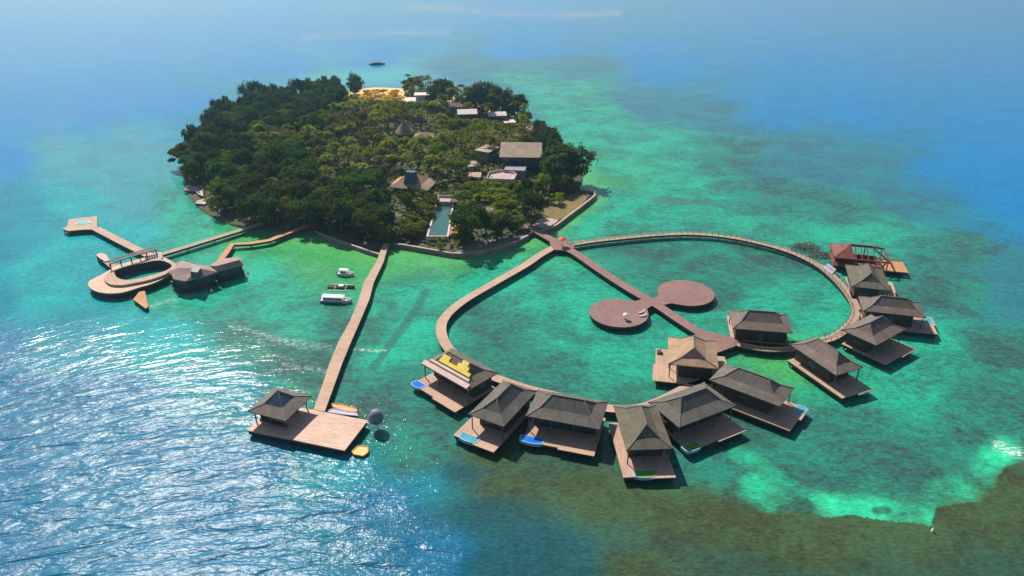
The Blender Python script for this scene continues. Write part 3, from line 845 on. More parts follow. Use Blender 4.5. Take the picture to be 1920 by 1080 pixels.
v1 = vil((790,682),(878,732), 15.7, 9.6, 'A', M['roof_brown'], 'villa with yellow sheeting and pink strips on its half covered roof', pool=(-6.4,3.4,M['pool_blue']))
v2 = vil((879.6,777),(943,799.5), 8.5, 14.6, 'B', M['roof_grey'], 'grey villa with a teal pool, between the yellow sheeted villa and the bright blue pool', pool=(-2.6,4.6,M['pool_teal']), deck=(-6.0,4.2))
v3 = vil((987,780),(1123,804.6), 15.6, 10.0, 'A', M['roof_grey'], 'broad grey villa whose big bright blue pool sits on its left deck corner', pool=(-5.8,5.2,M['pool_blue']))
v4 = vil((1176,844),(1260.7,841), 9.2, 14.6, 'B', M['roof_olive'], 'olive grey villa standing farthest out towards the brown reef, green pool in front', pool=(-1.2,4.6,M['pool_green']), deck=(-5.6,4.6))
v5 = vil((1274,801),(1379,761), 15.6, 10.0, 'A', M['roof_grey'], 'broad grey villa with a white rimmed green pool, tucked behind the reef side villa', pool=(-6.0,4.2,M['pool_green']))
v6 = vil((1460.6,767),(1491,723), 8.6, 16.2, 'B', M['roof_brown'], 'long grey villa below the tan roofed villa, pale pool at its outer deck end', yaw=52, pool=(2.6,3.8,M['pool_teal']), deck=(-6.0,4.2))
v7 = vil((1253,630),(1253,684), 12.6, 11.4, 'A', M['roof_tan'], 'tan roofed villa beside the fan shaped deck, its deck turned to the lagoon', deck=(-6.6,8.0), front=2.7)
v8 = villa((64.4,171.6), R(171), 14.6, 9.8, 'A', M['roof_mauve'], 'villa inside the lagoon ring with its back turned to the curved walkway')
v9 = vil((1569,700.7),(1618,692), 8.2, 14.8, 'B', M['roof_mauve'], 'mauve brown villa at the walkway bend with a green pool on its deck end', yaw=24, pool=(2.0,4.2,M['pool_green']), deck=(-4.9,4.2))
v10 = vil((1646,647),(1695,618), 13.2, 9.4, 'A', M['roof_mauve'], 'mauve grey villa on the right with an empty L shaped deck and no pool', yaw=36, front=3.3)
v11 = vil((1738,597),(1722,566), 8.4, 15.2, 'B', M['roof_mauve'], 'long low villa reaching farthest to the right over the green water', yaw=76, pool=(2.2,4.0,M['pool_teal']), deck=(-5.4,4.0))
v12 = vil((1670,546),(1655,503), 14.6, 10.2, 'A', M['roof_olive'], 'villa with an olive roof right beside the bare red timber frame', yaw=75, front=2.9)

# the half covered roof of the first villa: strips and sheeting lie on the roof, part of it
def on_roof(t, name, mat, cells, W, D, lift=.12):
    """cells: polygons in (x, s) on the front slope; s 0 at the eave .. 1 at the ridge"""
    mb = MB(); ix, iy = W*.15, D*.25
    def pt(x, s, dz):
        if s < .5: k = s/.5; y = iy*k; z = ZE+.95*k
        else: k = (s-.5)/.5; y = iy+(D/2-iy)*k; z = ZE+.95+2.0*k
        return Vector((x, y-dz*.45, z+dz))
    for c in cells:
        for (xa, xb, sa, sb) in [c]:
            ss = [sa] + ([.5] if sa < .5 < sb else []) + [sb]
            for s0, s1 in zip(ss[:-1], ss[1:]):
                q = [pt(xa,s0,lift), pt(xb,s0,lift), pt(xb,s1,lift), pt(xa,s1,lift)] + [pt(xa,s0,.02), pt(xb,s0,.02), pt(xb,s1,.02), pt(xa,s1,.02)]
                mb.add(q, [(0,1,2,3),(7,6,5,4),(0,4,5,1),(1,5,6,2),(2,6,7,3),(3,7,4,0)])
    rf = [c for c in t.children if c.name.startswith('roof')][0]
    return mb.build(name, mat, rf)
on_roof(v1, 'underlay_strip', M['pink_batten'], [(-7.7,7.4,.0,.24)], 15.7, 9.6, .30)
on_roof(v1, 'underlay_strip', M['pink_batten'], [(-6.6,6.2,.34,.46)], 15.7, 9.6, .14)
on_roof(v1, 'yellow_sheeting', M['yellow_roof'], [(-4.4,5.6,.52,.66),(-4.2,-1.8,.66,.84),(.9,4.4,.66,.82),(1.6,3.6,.82,.98)], 15.7, 9.6, .2)

# details on single villas
def lounger(p, yaw, label):
    t = empty('sun_lounger', p, yaw, label, 'lounger')
    MB().box(-.35,.35,-1,.35,.22,.32).build('seat', M['canvas'], t)
    b_ = MB(); b_.add([(-.35,.35,.24),(.35,.35,.24),(.35,.95,.75),(-.35,.95,.75),(-.35,.35,.34),(.35,.35,.34),(.35,.9,.83),(-.35,.9,.83)], [(3,2,1,0),(4,5,6,7),(0,1,5,4),(1,2,6,5),(2,3,7,6),(3,0,4,7)])
    b_.build('backrest', M['canvas'], t)
    for x in (-.3,.3):
        for y in (-.9,.3): MB().box(x-.03,x+.03,y-.03,y+.03,0,.22).build('leg', M['white'], t)
lounger(gp((1203,586.5), DZ+.04), R(-60), 'beige sun lounger at the rim of the nearer round deck, upper one')
lounger(gp((1206,593), DZ+.04), R(-70), 'beige sun lounger at the rim of the nearer round deck, lower one')
def parasol(p, r, h, mat, label, name='parasol', n=8):
    t = empty(name, p, 0, label, 'parasol')
    MB().tube([(0,0,0),(0,0,h)], [.05,.04], 8).build('pole', M['post'], t)
    MB().lathe((0,0), [(r,h-.62),(r*.99,h-.5),(r*.55,h-.18),(.06,h+.05)], n).build('canopy', mat, t)
    MB().lathe((0,0), [(.4,0),(.4,.1),(.1,.14)], 12).build('base', M['beam'], t)
parasol(gp((1173,599), DZ+.04), .85, 2.0, M['white'], 'small white parasol standing on the nearer round deck')
parasol(gp((1054,461), DZ+.07), 1.5, 3.0, M['red'], 'round red parasol where the boardwalks meet near the island')

# black bath tub and low steps on the tan villa's deck
def on_villa(t, loc, rz=0): 
    c, s = math.cos(t.rotation_euler.z), math.sin(t.rotation_euler.z)
    return (t.location.x+loc[0]*c-loc[1]*s, t.location.y+loc[0]*s+loc[1]*c, loc[2])
e = empty('sofa', on_villa(v7, (-4.6,-2.0,DZ)), v7.rotation_euler.z, 'small dark sofa on the deck of the tan roofed villa', 'sofa')
MB().box(-.8,.8,-.4,.4,0,.42).build('seat', M['frame'], e); MB().box(-.8,.8,.4,.6,0,.8).build('backrest', M['frame'], e)

# ------------------------------------------------------------------ pavilion platform at the jetty's end
A_, B_, C_ = gp((463,807), DZ), gp((646,845), DZ), gp((690,788.5), DZ)
u = (B_-A_); LW = u.length; yawp = math.atan2(u.y, u.x); dep = ((C_-B_)).length
root = empty('jetty_platform', (A_.x, A_.y, 0), yawp, 'large pale timber platform at the end of the long jetty', 'platform')
pd = MB(); pd.uvax = (0,1,0); pd.prism([(0,0),(LW,0),(LW,dep),(0,dep)], DZ-.2, DZ+.03); pd.build('deck', M['deck_pale'], root)
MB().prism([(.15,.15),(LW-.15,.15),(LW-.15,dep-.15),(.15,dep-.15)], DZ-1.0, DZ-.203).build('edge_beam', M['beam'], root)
me = None
for i in range(6):
    for yy in (.6, dep/2, dep-.6):
        if me is None: o = MB().tube([(0,0,-1),(0,0,DZ-.9)], [.2,.2], 8).build('pile', M['pile'], root); me = o.data
        else: o = link('pile', me, root)
        o.location = (.7+i*(LW-1.4)/5, yy, 0)
pa = gp((463.6,771), 4.9); pb = gp((533,789), 4.9); w = pb-pa; yv = math.atan2(w.y, w.x); S = 9.6
t = empty('pavilion', (pa.x, pa.y, 0), yv, 'open pavilion with a grey two tier pyramid roof on the jetty platform', 'pavilion')
t.location.z = 0
r = MB(); h_ = joglo(r, 0, S, 0, S, 4.9, (2.6,2.6), 1.0, .25, 2.3, 'x'); ro = r.build('roof', M['roof_brown'], t); caps(h_, ro)
# darker steep upper tier
r2 = MB(); q0, q1 = 2.55, S-2.55; zt = 5.93
r2.add([(q0,q0,zt),(q1,q0,zt),(q1,q1,zt),(q0,q1,zt),(S/2-.1,S/2,8.32),(S/2+.1,S/2,8.32)], [(0,1,5,4),(1,2,5),(2,3,4,5),(3,0,4),(3,2,1,0)])
r2.build('upper_roof', M['slate'], ro)
me = None
for x in (1.0, S/2, S-1.0):
    for y in (1.0, S-1.0):
        if me is None: o = MB().tube([(0,0,DZ+.03),(0,0,4.72)], [.14,.14], 8).build('post', M['post'], t); me = o.data
        else: o = link('post', me, t)
        o.location = (x, y, 0)
MB().box(1.4,S-1.4,1.6,2.0,DZ+.03,DZ+.6).build('bench', M['beam'], t)
MB().box(1.2,1.6,2.2,S-1.4,DZ+.03,DZ+2.4).build('screen', M['wall'], t)
MB().box(2.4,S-2.4,S-2.8,S-2.2,DZ+.03,DZ+1.1).build('counter', M['wall'], t)

def flat_float(name, poly, z, mat, label, cat='float', th=.35):
    P = [gp(p, z) for p in poly]; off = sum(P, Vector())/len(P); off.z = 0
    root = empty(name, off, 0, label, cat)
    P2 = smooth_line(P+[P[0]], 2)[:-1]
    MB().prism([(p.x,p.y) for p in P], z-th, z).build('float_body', mat, root, off)
    k = MB()
    for i in range(len(P)):
        a, b = P[i], P[(i+1)%len(P)]
        k.tube([(a.x,a.y,z), (b.x,b.y,z)], [.14,.14], 8)
    k.build('edge_tube', mat, root, off)
flat_float('floating_mat', [(623,757),(640,758.5),(668,766),(670,772),(648,771.5),(624,763)], .55, M['float_orange'], 'orange floating mat in the corner between jetty and platform')
flat_float('gangway', [(610,772),(624,766),(668,774),(672,780),(640,777)], .75, M['lavender'], 'lavender grey floating gangway beside the orange mat', 'gangway', .2)
flat_float('floating_mat', [(660,846),(672,836),(690,838),(690,848),(681,855),(664,852)], .5, M['float_yellow'], 'ochre floating mat off the near corner of the platform')
# dark ball on a pale leaning post
pb_ = gp((711,806), 0)
t = empty('ball_marker', pb_, 0, 'large dark grey ball raised on a thin pale post beside the platform', 'marker')
bc = Vector((-.55,.5,3.1))
MB().tube([(0,0,-.8),(-.3,.25,1.0),(bc.x,bc.y,bc.z-1.2)], [.24,.2,.16], 8).build('post', M['white'], t)
prof = [(.05,-1.75)] + [(1.62*math.cos(a)*(1-.08*math.sin(a)), 1.75*math.sin(a)) for a in np.linspace(-1.4,1.4,18)] + [(.05,1.75)]
MB().lathe((bc.x,bc.y), [(r_, z_+bc.z) for r_, z_ in prof], 28).build('ball', M['ball'], t, smooth=True)

# ------------------------------------------------------------------ boats
def boat(p, yaw, L, B, hullmat, label, deckmat=None, canopy=None, stripe=None, group=None, name='boat', low=False):
    t = empty(name, p, yaw, label, 'boat', group)
    h = .9 if not low else .55
    st = [(-L/2,.42,0),(-L*.3,.5,0),(0,.5,0),(L*.25,.42,.05),(L*.4,.25,.15),(L/2,.02,.35)]
    vs = []; fs = []
    for x, b, dz in st:
        b *= B
        vs += [(x,-b*.55,-.25),(x,-b,h+dz),(x,-b*.86,h+dz),(x,-b*.8,h*.55+dz*.5),(x,b*.8,h*.55+dz*.5),(x,b*.86,h+dz),(x,b,h+dz),(x,b*.55,-.25)]
    n = 8
    for i in range(len(st)-1):
        for k in range(n): fs.append((i*n+k, i*n+(k+1)%n, (i+1)*n+(k+1)%n, (i+1)*n+k))
    fs += [tuple(range(n))[::-1], tuple((len(st)-1)*n+k for k in range(n))]
    MB().add(vs, fs).build('hull', hullmat, t)
    if stripe:
        s = MB(); 
        for sd in (-1,1): s.box(-L*.45,L*.2,sd*B*.5-.02,sd*B*.5+.02,.15,.5)
        s.build('stripe', stripe, t)
    if canopy:
        x0, x1, z, mat = canopy
        cab = MB(); cab.box(x0+.2,x1-.5,-B*.36,B*.36,h*.55,z-.1); cb = cab.build('cabin', M['white'], t)
        w_ = MB()
        for sd in (-1,1): w_.box(x0+.5,x1-.8,sd*B*.365-.01,sd*B*.365+.01,z-.75,z-.3)
        w_.build('window', M['glass'], cb)
        r_ = MB(); r_.add([(x0,-B*.45,z-.1),(x1-.4,-B*.42,z-.1),(x1,0,z-.12),(x1-.4,B*.42,z-.1),(x0,B*.45,z-.1),(x0,-B*.3,z+.12),(x1-.9,-B*.28,z+.12),(x1-.5,0,z+.1),(x1-.9,B*.28,z+.12),(x0,B*.3,z+.12)],
            [(0,1,6,5),(1,2,7,6),(2,3,8,7),(3,4,9,8),(4,0,5,9),(5,6,7,8,9),(4,3,2,1,0)])
        r_.build('roof', mat, t)
        MB().box(-L/2-.35,-L/2,-.3,.3,.1,1.0).build('outboard_motor', M['frame'], t)
    return t
boat(gp((631,566),0), R(-6), 9.2, 2.6, M['white'], 'long white cabin boat with a blue grey waterline, nearest of the moored boats', canopy=(-3.9,2.6,1.9,M['white']), stripe=M['hull_blue'], group='boats moored beside the jetty')
boat(gp((649,516),0), R(-8), 5.2, 2.1, M['white'], 'short white boat, farthest of the three moored beside the jetty', canopy=(-1.9,1.0,1.9,M['white']), group='boats moored beside the jetty')
b2 = boat(gp((640,540),0), R(-3), 8.2, 1.1, M['hull_brown'], 'slim brown outrigger canoe between the two white boats', low=True, group='boats moored beside the jetty', name='outrigger_canoe')
MB().tube([(-3.2,1.9,.2),(0,1.95,.12),(3.4,1.9,.28)], [.09,.12,.07], 8).build('outrigger_float', M['white'], b2)
MB().tube([(-3.2,-1.9,.2),(0,-1.95,.12),(3.4,-1.9,.28)], [.09,.12,.07], 8).build('outrigger_float', M['white'], b2)
for x in (-1.6,1.6): MB().tube([(x,-1.9,.2),(x,-.5,.75),(x,.5,.75),(x,1.9,.2)], [.06,.07,.07,.06], 6).build('outrigger_arm', M['white'], b2)
MB().box(-.7,.7,-.45,.45,.45,.95).build('cargo_box', M['white'], b2)
# far raft
fb = boat(gp((707,121),0), R(12), 11.5, 3.0, M['slate'], 'small dark boat out on the open water beyond the beach', low=True, name='boat')
MB().box(-3.5,3.0,-1.1,1.1,.5,1.5).build('cabin', M['slate'], fb)
MB().add([(-4,-1.4,1.5),(3.4,-1.4,1.5),(3.4,1.4,1.5),(-4,1.4,1.5),(-3.6,0,2.1),(3,0,2.1)], [(0,1,5,4),(1,2,5),(2,3,4,5),(3,0,4),(3,2,1,0)]).build('roof', M['hull_brown'], fb)
# small buoys
def buoy(px, label, r=.35):
    t = empty('buoy', gp(px), 0, label, 'buoy')
    MB().lathe((0,0), [(r*.4,-.3),(r,0),(r*.9,.4),(r*.3,.75)], 12).build('float_body', M['white'], t, smooth=True)
    MB().tube([(0,0,.7),(0,0,1.2)], [.05,.04], 6).build('mast', M['white'], t)
buoy((1748,997), 'small white buoy on the brown reef below the bright sand tongue', .26)
buoy((397,546), 'small white buoy just off the restaurant roof', .4)
buoy((465,513), 'small white buoy beside the wing roof of the water restaurant', .35)

# ------------------------------------------------------------------ left water restaurant
def wz(zx, zy, s=6.194, ox=160, oy=450): return (ox+zx/s, oy+zy/s)
outer = [wz(*p) for p in [(30,520),(45,480),(90,448),(160,415),(240,372),(300,335),(340,300),(480,262),(640,215),(760,195),(900,200),(1010,250),(1060,300),(1000,390),(900,450),(760,512),(640,545),(540,578),(430,608),(300,620),(170,608),(70,570)]]
void_ = [wz(*p) for p in [(335,385),(350,350),(430,322),(560,288),(700,258),(800,240),(880,238),(960,262),(1005,295),(970,335),(880,375),(760,412),(640,442),(520,462),(430,458),(365,430)]]
ZO = 2.1
Po = smooth_line([gp(p, ZO) for p in outer]+[gp(outer[0], ZO)], 3)[:-1]
Pv = smooth_line([gp(p, 2.8) for p in void_]+[gp(void_[0], 2.8)], 3)[:-1]
offr = gp(wz(650,400), 0)
rr = empty('oval_deck', offr, 0, 'oval two level timber deck of the water restaurant with a hole of green water', 'deck')
slab(rr, offr, [(p.x,p.y) for p in Po], ZO, M['deck_pale'], skirt=1.0, uvax=(.8,.6,0), holes=[[(p.x,p.y) for p in Pv]])
up_ = [wz(*p) for p in [(215,440),(235,480),(300,515),(420,522),(560,500),(720,468),(860,425),(960,380),(1060,300),(1030,262),(930,228),(830,222),(700,244),(520,292),(380,335),(270,375)]]
Pu = smooth_line([gp(p, 2.8) for p in up_]+[gp(up_[0], 2.8)], 3)[:-1]
a = MB(); a.uvax = (.8,.6,0); a.prism([(p.x,p.y) for p in Pu], ZO+.004, 2.8, [[(p.x,p.y) for p in Pv]]); a.build('upper_deck', M['deck'], rr, offr)
k = MB(); Pw = [Vector((p.x,p.y,0)) for p in Pv]
cv = sum(Pw, Vector())/len(Pw)
k.prism([(cv.x+(p.x-cv.x)*1.03, cv.y+(p.y-cv.y)*1.03) for p in Pw], -.4, 2.7, [[(cv.x+(p.x-cv.x)*.995, cv.y+(p.y-cv.y)*.995) for p in Pw]]); k.build('inner_wall', M['wall'], rr, offr)
piles(rr, offr, [p.lerp(Vector((cv.x,cv.y,ZO)), .1) for p in Po[::5]], ZO-.3, .2)
# pergola along its far rim
pl = [wz(*p) for p in [(300,345),(420,300),(540,262),(640,232),(720,208),(830,178)]]
g0 = [gp(p, 2.8) for p in pl]; gl = smooth_line(g0, 4)
offp = gl[len(gl)//2].copy(); offp.z = 2.8
pg = empty('pergola', offp, 0, 'dark slatted pergola along the far rim of the oval deck', 'pergola')
bm_ = MB()
for i, p in enumerate(gl):
    d = Vector((-.45,.89,0))
    q = p + d*2.4
    for w_ in ((p, q) if i%4 == 0 else ()): MB().bar((w_.x,w_.y,2.8),(w_.x,w_.y,4.6),.24).build('post', M['beam'], pg, offp)
    bm_.bar((p.x-d.x*.5,p.y-d.y*.5,4.7),(q.x+d.x*.5,q.y+d.y*.5,4.7),.45,.22)
for s_ in (0, 2.4):
    for a_, b__ in zip(gl[:-1], gl[1:]): bm_.bar(a_+Vector((-.45*s_,.89*s_,1.76)), b__+Vector((-.45*s_,.89*s_,1.76)), .24)
bm_.build('roof_beam', M['beam'], pg, offp)
pod = deckthing('restaurant_terrace', [wz(*p) for p in [(690,215),(740,170),(830,140),(885,140),(900,200),(860,235),(740,240)]], 2.84, M['pinkwall'], 'small pinkish terrace where the walkways meet the oval deck', 'terrace')
# roofs
def px_roof(name, outline, ridge, ze, zr, mat, label, cat, wallmat, inset=.88, skylight=None, zbase=1.2):
    E_ = [gp(p, ze) for p in outline]; Rg = [gp(p, zr) for p in ridge]
    off = sum(E_, Vector())/len(E_); off.z = 0
    t = empty(name, off, 0, label, cat)
    n = len(E_); m_ = len(Rg)
    def near(p): return min(range(m_), key=lambda i: (Rg[i]-p).length_squared)
    vs = E_ + Rg + [Vector((p.x,p.y,ze-.35)) for p in E_]
    fs = []
    for i in range(n):
        a, b = i, (i+1)%n; ia, ib = near(E_[a]), near(E_[b])
        if ia == ib: fs.append((a,b,n+ia))
        else: fs += [(a,b,n+ib),(a,n+ib,n+ia)]
        fs.append((a,n+m_+a,n+m_+b,b))
    fs.append(tuple(n+m_+i for i in range(n)))
    r_ = MB(); r_.add(vs, fs); ro = r_.build('roof', mat, t, off)
    w_ = MB(); w_.prism([(off.x+(p.x-off.x)*inset, off.y+(p.y-off.y)*inset) for p in E_], zbase+.01, ze-.36); w_.build('wall', wallmat, t, off)
    f_ = MB(); f_.prism([(off.x+(p.x-off.x)*.97, off.y+(p.y-off.y)*.97) for p in E_], zbase-.5, zbase); f_.build('floor_slab', M['beam'], t, off)
    gl_ = MB()
    for i in range(n):
        a, b = E_[i], E_[(i+1)%n]
        if (b-a).length < 3: continue
        for q in range(int((b-a).length//2.6)):
            s0 = (q+.2)*2.6/(b-a).length; s1 = (q+.8)*2.6/(b-a).length
            if s1 > .95: continue
            p0 = a.lerp(b, s0); p1 = a.lerp(b, s1)
            p0 = off+(p0-off)*(inset+.006); p1 = off+(p1-off)*(inset+.006)
            gl_ = MB(); gl_.add([(p0.x,p0.y,zbase+.9),(p1.x,p1.y,zbase+.9),(p1.x,p1.y,ze-1.0),(p0.x,p0.y,ze-1.0)], [(0,1,2,3)])
            gl_.build('window', M['glass'], t, off)
    for k_, p in enumerate(E_):
        q = off+(p-off)*.9
        MB().tube([(q.x,q.y,-1),(q.x,q.y,zbase-.5)], [.22,.22], 8).build('pile', M['pile'], t, off)
    return t, ro, off
t, ro, off = px_roof('water_restaurant', [wz(*p) for p in [(1020,452),(1165,478),(1260,452),(1400,415),(1535,368),(1440,300),(1300,290),(1130,240),(1065,262),(1045,300),(955,372),(1010,410)]],
    [wz(1090,320), wz(1320,330)], 4.3, 6.1, M['roof_rose'], 'pinkish grey roofed restaurant on stilts with a dark skylight, joined to the oval deck', 'restaurant', M['navy'])
sk = MB(); S4 = [gp(wz(*p), 5.8) for p in [(1215,392),(1310,408),(1355,345),(1262,330)]]
c0 = sum(S4, Vector())/4
sk.add([Vector((p.x,p.y,4.6)) for p in S4]+[Vector((c0.x+(p.x-c0.x)*.85, c0.y+(p.y-c0.y)*.85, 6.5)) for p in S4], [(0,1,5,4),(1,2,6,5),(2,3,7,6),(3,0,4,7),(4,5,6,7),(3,2,1,0)])
sk.build('skylight', M['slate'], ro, off)
px_roof('restaurant_wing', [wz(*p) for p in [(1540,362),(1690,322),(1832,285),(1832,240),(1765,195),(1620,215),(1480,268),(1445,300)]], [wz(1530,300), wz(1780,232)], 4.1, 5.4, M['roof_rose'], 'pinkish roofed wing at the right end of the water restaurant', 'restaurant', M['navy'])
# stepped landing and small deck
deckthing('landing_stage', [wz(*p) for p in [(625,600),(690,590),(705,645),(730,772),(700,795),(630,745),(555,690)]], 1.2, M['orange_deck'], 'small orange landing stage at the water edge below the oval deck', 'landing', skirt=.4, npile=5)
deckthing('swim_deck', [wz(*p) for p in [(125,175),(150,155),(195,150),(240,165),(278,232),(235,250),(165,210)]], 2.0, M['deck_pale'], 'small tan swimming deck off the left side of the oval deck', 'deck', skirt=1.3, npile=6)
boardwalk([wz(240,232), wz(290,275), wz(345,318)], 2.2, M['deck_grey'], 'short grey ramp joining the small swimming deck to the oval deck', sm=3)
boardwalk([(178,427),(205,441),(240,459),(279,478)], 2.8, M['deck'], 'straight boardwalk leading up left to the far pool platform', sm=2)
pp = deckthing('pool_platform', [(117,429),(126,424),(129,411),(181,405),(183,424),(178,430),(154,430.5),(128,433)], DZ+.03, M['deck'], 'far left timber platform with a small pale pool set in it', 'platform')
pw = [gp(p, DZ+.03) for p in [(139,421),(146,416),(169,413.5),(169,418.5),(155,421.5)]]
o_ = pp.location
ri = MB(); ri.prism([(p.x,p.y) for p in pw], DZ-.1, DZ+.12); po = ri.build('pool', M['pool_rim'], pp, o_)
cw = sum(pw, Vector())/len(pw)
wi_ = MB(); wi_.prism([(cw.x+(p.x-cw.x)*.86, cw.y+(p.y-cw.y)*.86) for p in pw], DZ-.05, DZ+.135); wi_.build('pool_water', mat_water('pale pool water', (.20,.48,.42)), po, o_)
boardwalk([(300,477),(350,462),(400,446.5),(454,430),(492,418)], 2.2, M['deck_grey'], 'straight narrow walkway from the oval deck to the shaded shore', sm=2)
boardwalk([(411,490),(424,473),(435,457.5),(470,455.5),(505,450),(545,434),(596,416)], 2.0, M['orange_deck'], 'bent orange brown walkway from the restaurant wing to the shaded shore', sm=1)
deckthing('shore_deck', [(344,356),(350,351),(376,347),(381,354),(381,368),(372,364),(366,358)], 1.5, M['pinkwall'], 'small pinkish deck on the left shore, upper of two', 'deck', npile=4)
deckthing('shore_deck', [(366,381),(370,376),(388,371),(389,378),(384,383)], 1.3, M['pinkwall'], 'small pinkish deck on the left shore, lower of two', 'deck', npile=4)

# ------------------------------------------------------------------ unfinished red timber villa
c = gp((1606,498), 0)
t = empty('unfinished_villa', (c.x, c.y, 0), R(76-90), 'bare red timber roof frame of an unfinished villa beside the curved walkway', 'villa')
L_, W_ = 16.0, 11.0      # x outward, y across
d = MB(); d.box(-L_/2,L_/2-1,-W_/2,W_/2-1.5,DZ-.2,DZ); d.build('deck', M['red_deck'], t)
d = MB(); d.box(L_/2-1,L_/2+5.5,-W_/2,W_/2-3,DZ-.2,DZ+.02); d.build('end_deck', M['orange_deck'], t)
MB().box(-L_/2+.2,L_/2+5.3,-W_/2+.2,W_/2-1.7,DZ-.8,DZ-.203).build('edge_beam', M['beam'], t)
ze = 4.3; zr_ = 6.9
E4 = [(-L_/2,-W_/2,ze),(L_/2,-W_/2,ze),(L_/2,W_/2,ze),(-L_/2,W_/2,ze)]
R2 = [(-L_/2+5,0,zr_),(L_/2-5,0,zr_)]
pf = MB()
for i in range(4): pf.bar(E4[i], E4[(i+1)%4], .38)
pf.bar(R2[0], R2[1], .4); pf.bar(E4[0],R2[0],.34); pf.bar(E4[3],R2[0],.34); pf.bar(E4[1],R2[1],.34); pf.bar(E4[2],R2[1],.34)
pf.build('roof_frame', M['red_timber'], t)
for k_ in range(9):
    x = -L_/2+1+k_*(L_-2)/8
    zx = zr_ if abs(x) < L_/2-5 else ze+(zr_-ze)*(L_/2-abs(x))/5
    yy = 0 if abs(x) < L_/2-5 else W_/2*(1-(L_/2-abs(x))/5)
    for sgn in (-1,1): MB().bar((x,sgn*W_/2,ze),(x,sgn*yy,zx),.24).build('rafter', M['red_timber'], t)
rs = MB()   # boarded part at the walkway end
rs.add([(-L_/2,-W_/2,ze+.15),(-L_/2,W_/2,ze+.15),(-L_/2+5,0,zr_+.18),(-L_/2-.02,-W_/2,ze+.02),(-L_/2-.02,W_/2,ze+.02),(-L_/2+5,0,zr_+.02)], [(0,2,1),(3,4,5),(0,1,4,3),(1,2,5,4),(2,0,3,5)])
rs.add([(-L_/2,-W_/2,ze+.15),(-L_/2+6,-W_/2,ze+.15),(-L_/2+5,0,zr_+.18),(-L_/2,-W_/2,ze+.02),(-L_/2+6,-W_/2,ze+.02),(-L_/2+5,0,zr_+.02)], [(0,1,2),(5,4,3),(0,3,4,1),(1,4,5,2),(2,5,3,0)])
rs.build('roof_boarding', M['red_timber'], t)
for x in (-L_/2+.6, -2.5, 2.5, L_/2-.6):
    for y in (-W_/2+.5, W_/2-.5): MB().bar((x,y,-1),(x,y,ze-.2),.28).build('post', M['red_timber'], t)
MB().box(-L_/2+1.2,L_/2-3,-.1,.1,DZ,3.8).build('wall', M['red_timber'], t)
deckthing('rubble_platform', [(1541,501),(1553,494),(1568,505),(1560,514)], 1.9, M['lavender'], 'small grey landing beside the walkway below the red timber frame', 'deck', npile=4)
# bare grey mangrove bushes by the walkway
def bare_bush(px, r, label):
    p = gp(px); t = empty('bare_bush', p, 0, label, 'bush')
    k = MB(); st = random.Random(px[0])
    for i in range(70):
        a = st.uniform(0, 6.28); e_ = st.uniform(.15,1.3); L = r*st.uniform(.6,1.1)
        q = Vector((0,0,-.3)); pts = [q.copy()]
        for j in range(3):
            a += st.uniform(-.5,.5); e_ += st.uniform(-.3,.2)
            q = q+Vector((math.cos(a)*math.cos(e_)*1.7, math.sin(a)*math.cos(e_), math.sin(e_)*.75))*L/3; pts.append(q.copy())
        k.tube(pts, [.09,.06,.05,.03], 4, cap=False)
    k.build('branches', M['grey_bark'], t)
    f = MB()
    for i in range(420):
        a = st.uniform(0,6.28); rr_ = r*math.sqrt(st.random()); z = st.uniform(.2,1)*r*.6*(1-(rr_/r)**2*.7)
        x, y = math.cos(a)*rr_*1.6, math.sin(a)*rr_
        s_ = .28; v = Vector((st.uniform(-1,1),st.uniform(-1,1),st.uniform(-1,1))).normalized(); w_ = v.orthogonal().normalized()
        c_ = Vector((x,y,z)); f.add([c_-v*s_, c_+w_*s_*.5, c_+v*s_, c_-w_*s_*.5], [(0,1,2,3)])
    f.build('foliage', M['grey_bark'], t)
bare_bush((1508,466), 3.6, 'bare grey bush in the water beside the far curve of the walkway')
bare_bush((1538,480), 2.6, 'smaller bare grey bush between the walkway and the red timber frame')

# ------------------------------------------------------------------ island houses
VIS = [(338,344,394,388,gp((366,372)).y)]   # (photo box of what must stay visible, distance) so that trees in front keep clear
def keep(x0, y0, x1, y1, dist): VIS.append((x0,y0,x1,y1,dist))
def wins(t, x0, x1, y, z0, z1, n, w=.7, depth=.05, mat=None):
    for i in range(n):
        cx = x0+(x1-x0)*(i+.5)/n; hw = (x1-x0)/n*w/2
        f = MB().box(cx-hw-.1,cx+hw+.1,y-depth,y-.002,z0-.1,z1+.1).build('window', M['frame'], t)
        MB().box(cx-hw,cx+hw,y-depth-.02,y-depth-.002,z0,z1).build('pane', mat or M['glass'], f)
def gable(mb, x0, x1, y0, y1, ze, zr, yr, th=.3):
    """gable roof with its ridge along x at y = yr"""
    a = [(x0,y0,ze),(x1,y0,ze),(x1,yr,zr),(x0,yr,zr),(x1,y1,ze),(x0,y1,ze)]
    b = [(p[0],p[1],p[2]-th) for p in a]
    mb.add(a+b, [(0,1,2,3),(3,2,4,5),(7,6,9,8),(8,9,11,10),(0,6,7,1),(4,10,11,5),(1,7,8,2),(2,8,10,4),(3,9,6,0),(5,11,9,3)])
